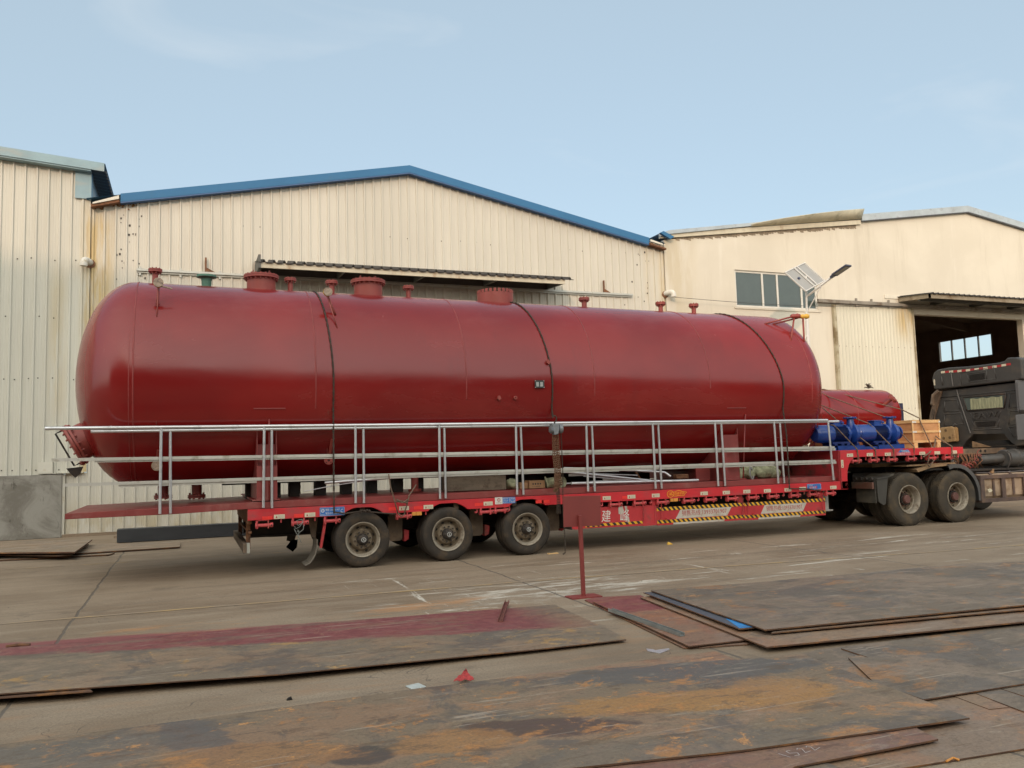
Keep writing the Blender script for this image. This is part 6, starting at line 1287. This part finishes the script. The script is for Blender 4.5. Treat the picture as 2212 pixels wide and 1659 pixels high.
# ------------------------------------------------------------------ steel plates
def crop(ox,oy,s): return lambda x,y:((ox+x*s)*.60636,(oy+y*s)*.60636)
k9=crop(0,1850,.5342);k10=crop(900,1850,.5342);k11=crop(1800,1850,.5342);k12=crop(2648,1850,.5342);k5=crop(0,1300,.45217)
def plate(name,label,m,pts,z,t=.010,cat='steel plate',group=None,sup=True,edge=True,sag=0):
    P=[gz(u,v,z) for u,v in pts]
    b=MB(); 
    n=len(P); vs=[Vector(p) for p in P]+[Vector((p.x,p.y,z-t)) for p in P]
    b.add(vs,[tuple(range(n))]); b.mat(1); b.f+=[tuple(range(2*n-1,n-1,-1))]+[(i,(i+1)%n,(i+1)%n+n,i+n) for i in range(n)]; b.m+=[1]*(n+1)
    # face up regardless of the outline's direction
    ar=sum(P[i].x*P[(i+1)%n].y-P[(i+1)%n].x*P[i].y for i in range(n))
    if ar<0: b.f=[tuple(reversed(f)) for f in b.f]
    return tag(b.build(name,[m,M_edge]),label,cat,group),P
GP='loose steel plates lying in the yard'
# plate with red overspray on its far edge
A0,A1=gz(0,1499,.085),gz(1353,1381,.03)
def plate_w(name,label,m,P,t,group=GP,cat='steel plate'):
    b=MB(); n=len(P); P=[Vector(p) for p in P]; ar=sum(P[i].x*P[(i+1)%n].y-P[(i+1)%n].x*P[i].y for i in range(n))
    if ar<0: P.reverse()
    vs=P+[p-Vector((0,0,t)) for p in P]; b.add(vs,[tuple(range(n))]); b.mat(1); b.f+=[tuple(range(2*n-1,n-1,-1))]+[(i,i+n,(i+1)%n+n,(i+1)%n) for i in range(n)]; b.m+=[1]*(n+1)
    return tag(b.build(name,[m,M_edge]),label,cat,group)
pa=[gz(-420,1525,.09),gz(0,1498,.085),gz(606,1456,.075),gz(1152,1403,.045),gz(1353,1381,.03),gz(1328,1366,.03),gz(1198,1306,.02),gz(606,1352,.03),gz(0,1400,.04),gz(-420,1432,.04)]
def onslope(u,v):
    z=.06
    for _ in range(12): p=gz(u,v,z); z=.080-.0105*(p.x+1.3)
    return p
pa=[onslope(*q) for q in ((-420,1525),(0,1498),(606,1456),(1152,1403),(1353,1381),(1328,1366),(1198,1306),(606,1352),(0,1400),(-420,1432))]
plate_w('steel_plate','long rusty plate with maroon overspray along its far edge, left of the sign stand',M_pA,pa,.009)
b=MB(); q0=gz(-420,1540,.07); 
plate_w('steel_plate','dark lower plate edge showing under the maroon-dusted plate at the left',M_edge,[gz(-420,1533,.058),gz(0,1507,.058),gz(200,1493,.058),gz(190,1486,.058),gz(-420,1500,.058)],.008)
b=MB(); 
for u,v in ((100,1478),(480,1450),(880,1412),(1180,1382)): p=gz(u,v,0); b.box(p.x-.05,p.x+.05,p.y,p.y+.5,.0,.022)
tag(b.build('dunnage_strips',M_rusty),'rusty spacer strips propping up the maroon-dusted plate','spacer')
# lower-right stack
def pz(z,*pts): return [gz(u,v,z) for u,v in pts]
zt_=.012
plate_w('steel_plate','grey-brown steel plate filling the yard below the right-hand stack',M_pC,pz(.014,k12(370,905),k12(500,868),k12(1872,700),k12(2600,610),k12(2600,960),k12(1872,1070),k12(1200,1200),k12(960,1120)),.008)
plate_w('steel_plate','small grey plate with orange edges lying on the larger one at far right',M_pC,pz(.026,k12(1020,917),k12(1240,893),k12(1420,950),k12(1730,1040),k12(1872,1068),k12(1872,1095),k12(1200,1200),k12(960,1118),k12(860,1075),k12(700,922)),.008)
plate_w('steel_strip','narrow steel strip leftmost of the dark-slotted pair',M_pC,pz(.024,k12(652,860),k12(786,850),k12(1018,915),k12(880,935)),.008,cat='steel strip')
plate_w('steel_strip','short brown strip at the foot of the slotted pair',M_pR,pz(.020,k12(700,920),k12(775,946),k12(876,936),k12(790,906)),.008,cat='steel strip')
plate_w('steel_strip','brown strip poking out from under the small grey plate at far right',M_pR,pz(.010,k12(1415,1182),k12(1640,1266),k12(1770,1252),k12(1545,1162)),.007,cat='steel strip')
plate_w('steel_strip','grey strip at the right edge, below the small grey plate',M_pC,pz(.013,k12(1550,1160),k12(1872,1282),k12(2100,1262),k12(1712,1130)),.007,cat='steel strip')
plate_w('steel_strip','second grey strip cut by the right edge of the picture',M_pC,pz(.013,k12(1716,1128),k12(2100,1250),k12(2200,1200),k12(1900,1095)),.007,cat='steel strip')
# rusty sheet beneath, bottom right
plate_w('steel_plate','wide brown sheet covering the bottom right corner of the yard',M_pR,pz(.006,k12(1100,1210),k12(1872,1120),k12(2600,1030),k12(2600,1350),k12(1872,1445),k12(800,1660),k12(-100,1660),k12(-100,1500)),.005)
plate_w('steel_plate','long thin plate along the bottom right, above the bottom strip',M_pR,pz(.012,k12(820,1655),k12(1872,1440),k12(2600,1310),k12(2600,1400),k12(1872,1528),k12(1000,1668)),.008)
b=MB(); p=Vector(gz(*k12(1385,1607),.012)); b.tube([p+Vector((-.03,0,0)),p+Vector((.03,.012,.004)),p+Vector((.04,-.015,0))],.006,5); tag(b.build('dry_leaf',M_amber),'curled orange leaf on the bottom right strip','leaf')
plate_w('steel_plate','dark red-brown plate chalked 1522, poking out under the big foreground plate',M_pD,pz(.030,k12(1130,1378),k12(1300,1465),k12(340,1648),k11(1872,1700),k11(1000,1760),k11(450,1650),k11(1872,1480),k12(300,1480)),.010)
# chalk number
o4=gz(*k12(300,1590),.031); e4=gz(*k12(545,1530),.031); a4=(e4-o4); up4=Vector((-a4.y,a4.x,0)).normalized()
b=MB()
def stroke(b,pts,w_=.0018):
    for p,q in zip(pts[:-1],pts[1:]):
        p=o4+a4*p[0]+up4*p[1]; q=o4+a4*q[0]+up4*q[1]; d=(q-p).normalized(); n_=Vector((-d.y,d.x,0))*w_; b.add([p-n_,q-n_,q+n_,p+n_],[(0,1,2,3)])
stroke(b,[(.0,.07),(.06,0)]); stroke(b,[(.34,.075),(.22,.075),(.20,.045),(.36,.03),(.30,.0),(.18,.005)]); stroke(b,[(.48,.065),(.55,.08),(.60,.06),(.50,.01),(.66,.015)]); stroke(b,[(.74,.065),(.80,.08),(.84,.06),(.76,.01),(.98,.03)])
tag(b.build('chalk_number',mat('chalk',(.5,.45,.42),.95)),'white chalk number 1522 on the dark red-brown plate','marking')
# big foreground plate
PBp=pz(.052,k9(-900,1620),k9(0,1500),k9(1872,1255),k10(870,1156),k10(1872,1045),k11(300,1022),k11(1872,890),k12(400,900),k12(860,1082),k12(960,1122),k12(1505,1322),k12(0,1537),k11(1872,1503),k11(450,1657),k10(1900,1760),k9(1200,2300),k9(-900,2500))
# tidy: keep outline simple
PBp=pz(.045,k9(-700,1600),k9(0,1502),k9(1872,1256),k10(1000,1140),k11(0,1058),k11(700,990),k12(400,900),k12(640,992),k12(1509,1323),k12(760,1432),k12(0,1537),k11(450,1657),k10(1300,1800))
PBp+= [Vector((PBp[-1].x,-9.6,.045)),Vector((PBp[0].x,-9.6,.045))]
plate_w('steel_plate','largest rust-streaked plate across the bottom of the picture',M_pB,PBp,.010)
plate_w('steel_plate','thin brown plate whose far edge shows behind the foreground plate',M_pR,pz(.012,k11(-100,1068),k11(1400,880),k11(1538,936),k12(300,930),k11(1700,1010),k11(0,1120)),.008)
plate_w('steel_strip','short grey strip at the bottom edge under the chalked plate',M_pC,pz(.014,k12(350,1652),k12(545,1617),k12(640,1655),k12(500,1680)),.006,cat='steel strip')
# right-hand upper stack
plate_w('steel_plate','rust-red bottom plate under the galvanised channel, right of the sign stand',M_pK,pz(.012,k11(530,537),k11(600,520),k11(900,505),k11(1620,810),k11(1620,832),k11(1190,857)),.010)
plate_w('steel_plate','rust-red plate carrying the galvanised channel',M_pK,pz(.034,k11(583,548),k11(896,517),k11(1600,803),k11(1225,845)),.010)
plate_w('steel_plate','short rusty offcut under the corner of the channel-bearing plate',M_pR,pz(.010,k11(1290,858),k11(1400,835),k11(1650,815),k11(1660,826)),.008)
plate_w('steel_plate','long brown plate with chalk marks below the big grey plate',M_pR,pz(.052,k11(900,520),k11(1150,490),k12(1000,560),k12(2600,480),k12(2600,605),k12(1872,682),k12(155,850)),.012)
plate_w('steel_strip','narrow dark blue-grey strip with bright blue paint on its near end',mat('strip_bluegrey',(.085,.092,.11),.5,.2,var=.15,scale=4),pz(.085,k11(920,487),k11(1010,483),k11(1662,722),k11(1560,729)),.010,cat='steel strip')
b=MB(); Q=pz(.0865,k11(1470,662),k11(1535,667),k11(1655,718),k11(1562,725)); b.add(Q,[(0,1,2,3)]) ; 
o=b.build('blue_paint_patch',M_bluep); tag(o,'bright blue painted end of the narrow strip','paint patch')
plate_w('steel_plate','rusty plate whose orange edge shows just under the big grey plate',M_pR,pz(.078,k12(185,757),k12(300,700),k12(2600,470),k12(2600,535),k12(1872,600)),.010)
H_=pz(.105,k11(970,473),k11(1400,440),k12(0,428),k12(880,350),k12(1450,295),k12(1872,281),k12(2600,300),k12(2600,500),k12(1872,570),k12(145,735))
plate_w('steel_plate','big blue-grey steel plate topping the stack at the right',M_pC,H_,.012)
b=MB(); 
for u,v in (k12(400,690),k12(1100,640),k12(1700,590)): p=gz(u,v,0); b.box(p.x-.04,p.x+.04,p.y,p.y+.9,.0,.039)
tag(b.build('dunnage_strips',M_rusty),'rusty spacer strips hidden under the right-hand plate stack','spacer')
# channels and bits
def channel(name,label,p,q,wd,h,m,t=.005):
    p=Vector(p); q=Vector(q); d=(q-p).normalized(); s_=Vector((-d.y,d.x,0)); b=MB()
    def seg(o0,o1,z0,z1):
        vs=[c+s_*o+Vector((0,0,z)) for c in (p,q) for o,z in ((o0,z0),(o1,z0),(o1,z1),(o0,z1))]; b.add(vs,[(0,1,5,4),(1,2,6,5),(2,3,7,6),(3,0,4,7),(3,2,1,0),(4,5,6,7)])
    seg(-wd/2,wd/2,0,t); seg(-wd/2,-wd/2+t,t,h); seg(wd/2-t,wd/2,t,h); return tag(b.build(name,m),label,'channel')
channel('steel_channel','galvanised U channel lying across the rust-red plate',gz(*k11(700,612),.035),gz(*k11(1182,780),.035),.048,.03,mat('galv_channel',(.27,.28,.265),.5,.5,var=.2,scale=10))
channel('steel_channel','short rusty U channel lying on the maroon overspray',gz(*k10(1652,684),.04),gz(*k10(1698,552),.035),.045,.028,mat('rusty_channel',(.17,.055,.04),.7,var=.25,scale=12))
p=gz(*k9(40,850),.045); q=gz(*k9(200,838),.045); b=MB(); b.tube([p,p.lerp(q,.5)+Vector((0,.01,.006)),q],.016,6); tag(b.build('rusty_bar',M_rusty),'short rusty bar on the overspray at the left edge','bar')
b=MB(); Q=[gz(*k11(*c),.006) for c in ((940,862),(985,866),(1000,872),(1090,860),(1096,866),(1045,888),(1030,892),(950,876))]; b.slab(Q,.005); tag(b.build('metal_offcut',M_ftop),'thin grey metal offcut on the concrete between the plates','offcut')
b=MB(); Q=[gz(*k10(*c),.007) for c in ((1018,1110),(1105,1090),(1157,1114),(1066,1133))]; b.slab(Q,.006); tag(b.build('paper_scrap',M_paper,bevel=.001),'pale grey paper scrap lying beside the foreground plate','paper')
# red cloth lying flat, slightly crumpled
b=MB(); n=10; A_,B_,C_=gz(*k10(1340,1092),.05),gz(*k10(1420,1016),.012),gz(*k10(1478,1078),.05); vs=[]
for i in range(n+1):
    for j in range(n+1):
        u=i/n; v=j/n; p=A_.lerp(C_,u).lerp(B_,v*(1-.15*abs(u-.5))); vs.append((p.x,p.y,.062-.030*v+.005*sin(u*14+v*6)+.004*sin(v*17+u*4)))
b.add(vs,[(i*(n+1)+j,(i+1)*(n+1)+j,(i+1)*(n+1)+j+1,i*(n+1)+j+1) for i in range(n) for j in range(n)]); o=b.build('red_cloth',M_cloth); s_=o.modifiers.new('s','SOLIDIFY'); s_.thickness=.003
tag(o,'flat crumpled red cloth at the far edge of the foreground plate','cloth')
# litter
c7_=crop(1750,1400,.45217)
p=gz(*c7_(1408,1195),.0); b=MB(); vs=[Vector((p.x+a,p.y+c,z)) for a,c,z in ((-.05,-.01,.003),(.05,-.02,.004),(.05,.03,.02),(-.02,.03,.05),(-.05,.02,.01))]; b.add(vs,[(0,1,2),(0,2,3),(0,3,4)]); o=b.build('yellow_wrapper',M_tape); s_=o.modifiers.new('s','SOLIDIFY'); s_.thickness=.002; tag(o,'crumpled yellow wrapper on the concrete under the side boxes','litter')
p=gz(*c7_(490,1268),.0); b=MB(); b.prism([(p.x-.10,.0),(p.x+.09,.0),(p.x+.07,.02),(p.x-.02,.012),(p.x-.09,.022)],'y',p.y-.02,p.y+.03); tag(b.build('wood_chip',M_woodl),'pale wood chip on the ground in front of the third wheel','litter')
p=gz(*k10(245,1205),.0); b=MB(); b.prism([(p.x-.02,0),(p.x+.02,.0),(p.x+.014,.02),(p.x-.008,.014)],'y',p.y-.01,p.y+.015); tag(b.build('dark_stone',M_black),'small black stone on the concrete in front of the foreground plate','stone')
# gravel crumbs and grit over the yard
b=MB(); random.seed(11)
for i in range(900):
    x=random.uniform(-3,12); y=random.uniform(-8.5,-.5); s_=random.uniform(.0015,.006)*(.6 if y<-6 else 1.2)
    b.add([(x-s_,y-s_,0),(x+s_,y-s_*.6,0),(x,y+s_,0),(x,y,s_*1.2)],[(0,1,3),(1,2,3),(2,0,3)])
o=b.build('grit',mat('grit_grey',(.20,.17,.13),.9,var=.5,scale=3)); o['kind']='stuff'; o['label']='fine grit scattered over the concrete'
# far-left stack by the wall
plate_w('steel_plate','long thin brown sheet on the ground by the wall, its end under the grey beam',M_pF,pz(.035,k5(640,1420),k5(930,1405),k5(1418,1392),k5(1418,1432),k5(600,1484),k5(500,1490)),.02)
plate_w('steel_plate','lowest plate of the pile by the wall, poking out nearest the camera',M_pF,pz(.03,k5(-900,1560),k5(0,1520),k5(490,1510),k5(905,1478),k5(860,1492),k5(0,1535),k5(-900,1590)),.02)
plate_w('steel_plate','middle warped plate of the pile by the wall',M_pF,pz(.085,k5(-900,1480),k5(0,1420),k5(690,1405),k5(700,1415),k5(560,1495),k5(480,1503),k5(0,1500),k5(-900,1530)),.012)
plate_w('steel_plate','top brown plate of the pile against the rendered base wall',M_pF,pz(.15,k5(-900,1410),k5(0,1390),k5(725,1376),k5(590,1472),k5(0,1478),k5(-900,1515)),.025)
# grey beam by the wall
b=MB(); y=7.15; b.box(-1.43,6.2,y,y+.02,.03,.275); b.box(-1.43,6.2,y-.004,y+.32,.275,.292); b.box(-1.43,6.2,y-.004,y+.32,.013,.03); b.box(-1.43,6.2,y+.30,y+.32,.03,.275); tag(b.build('box_beam',M_beamg,bevel=.006),'long blue-grey steel box beam lying along the blue-trimmed warehouse','beam')
b=MB(); b.box(-1.6,-1.35,8.6,8.9,.0,.06); tag(b.build('concrete_kerb_piece',MATS['yard_concrete']),'low broken concrete kerb piece at the foot of the ribbed wall','kerb')
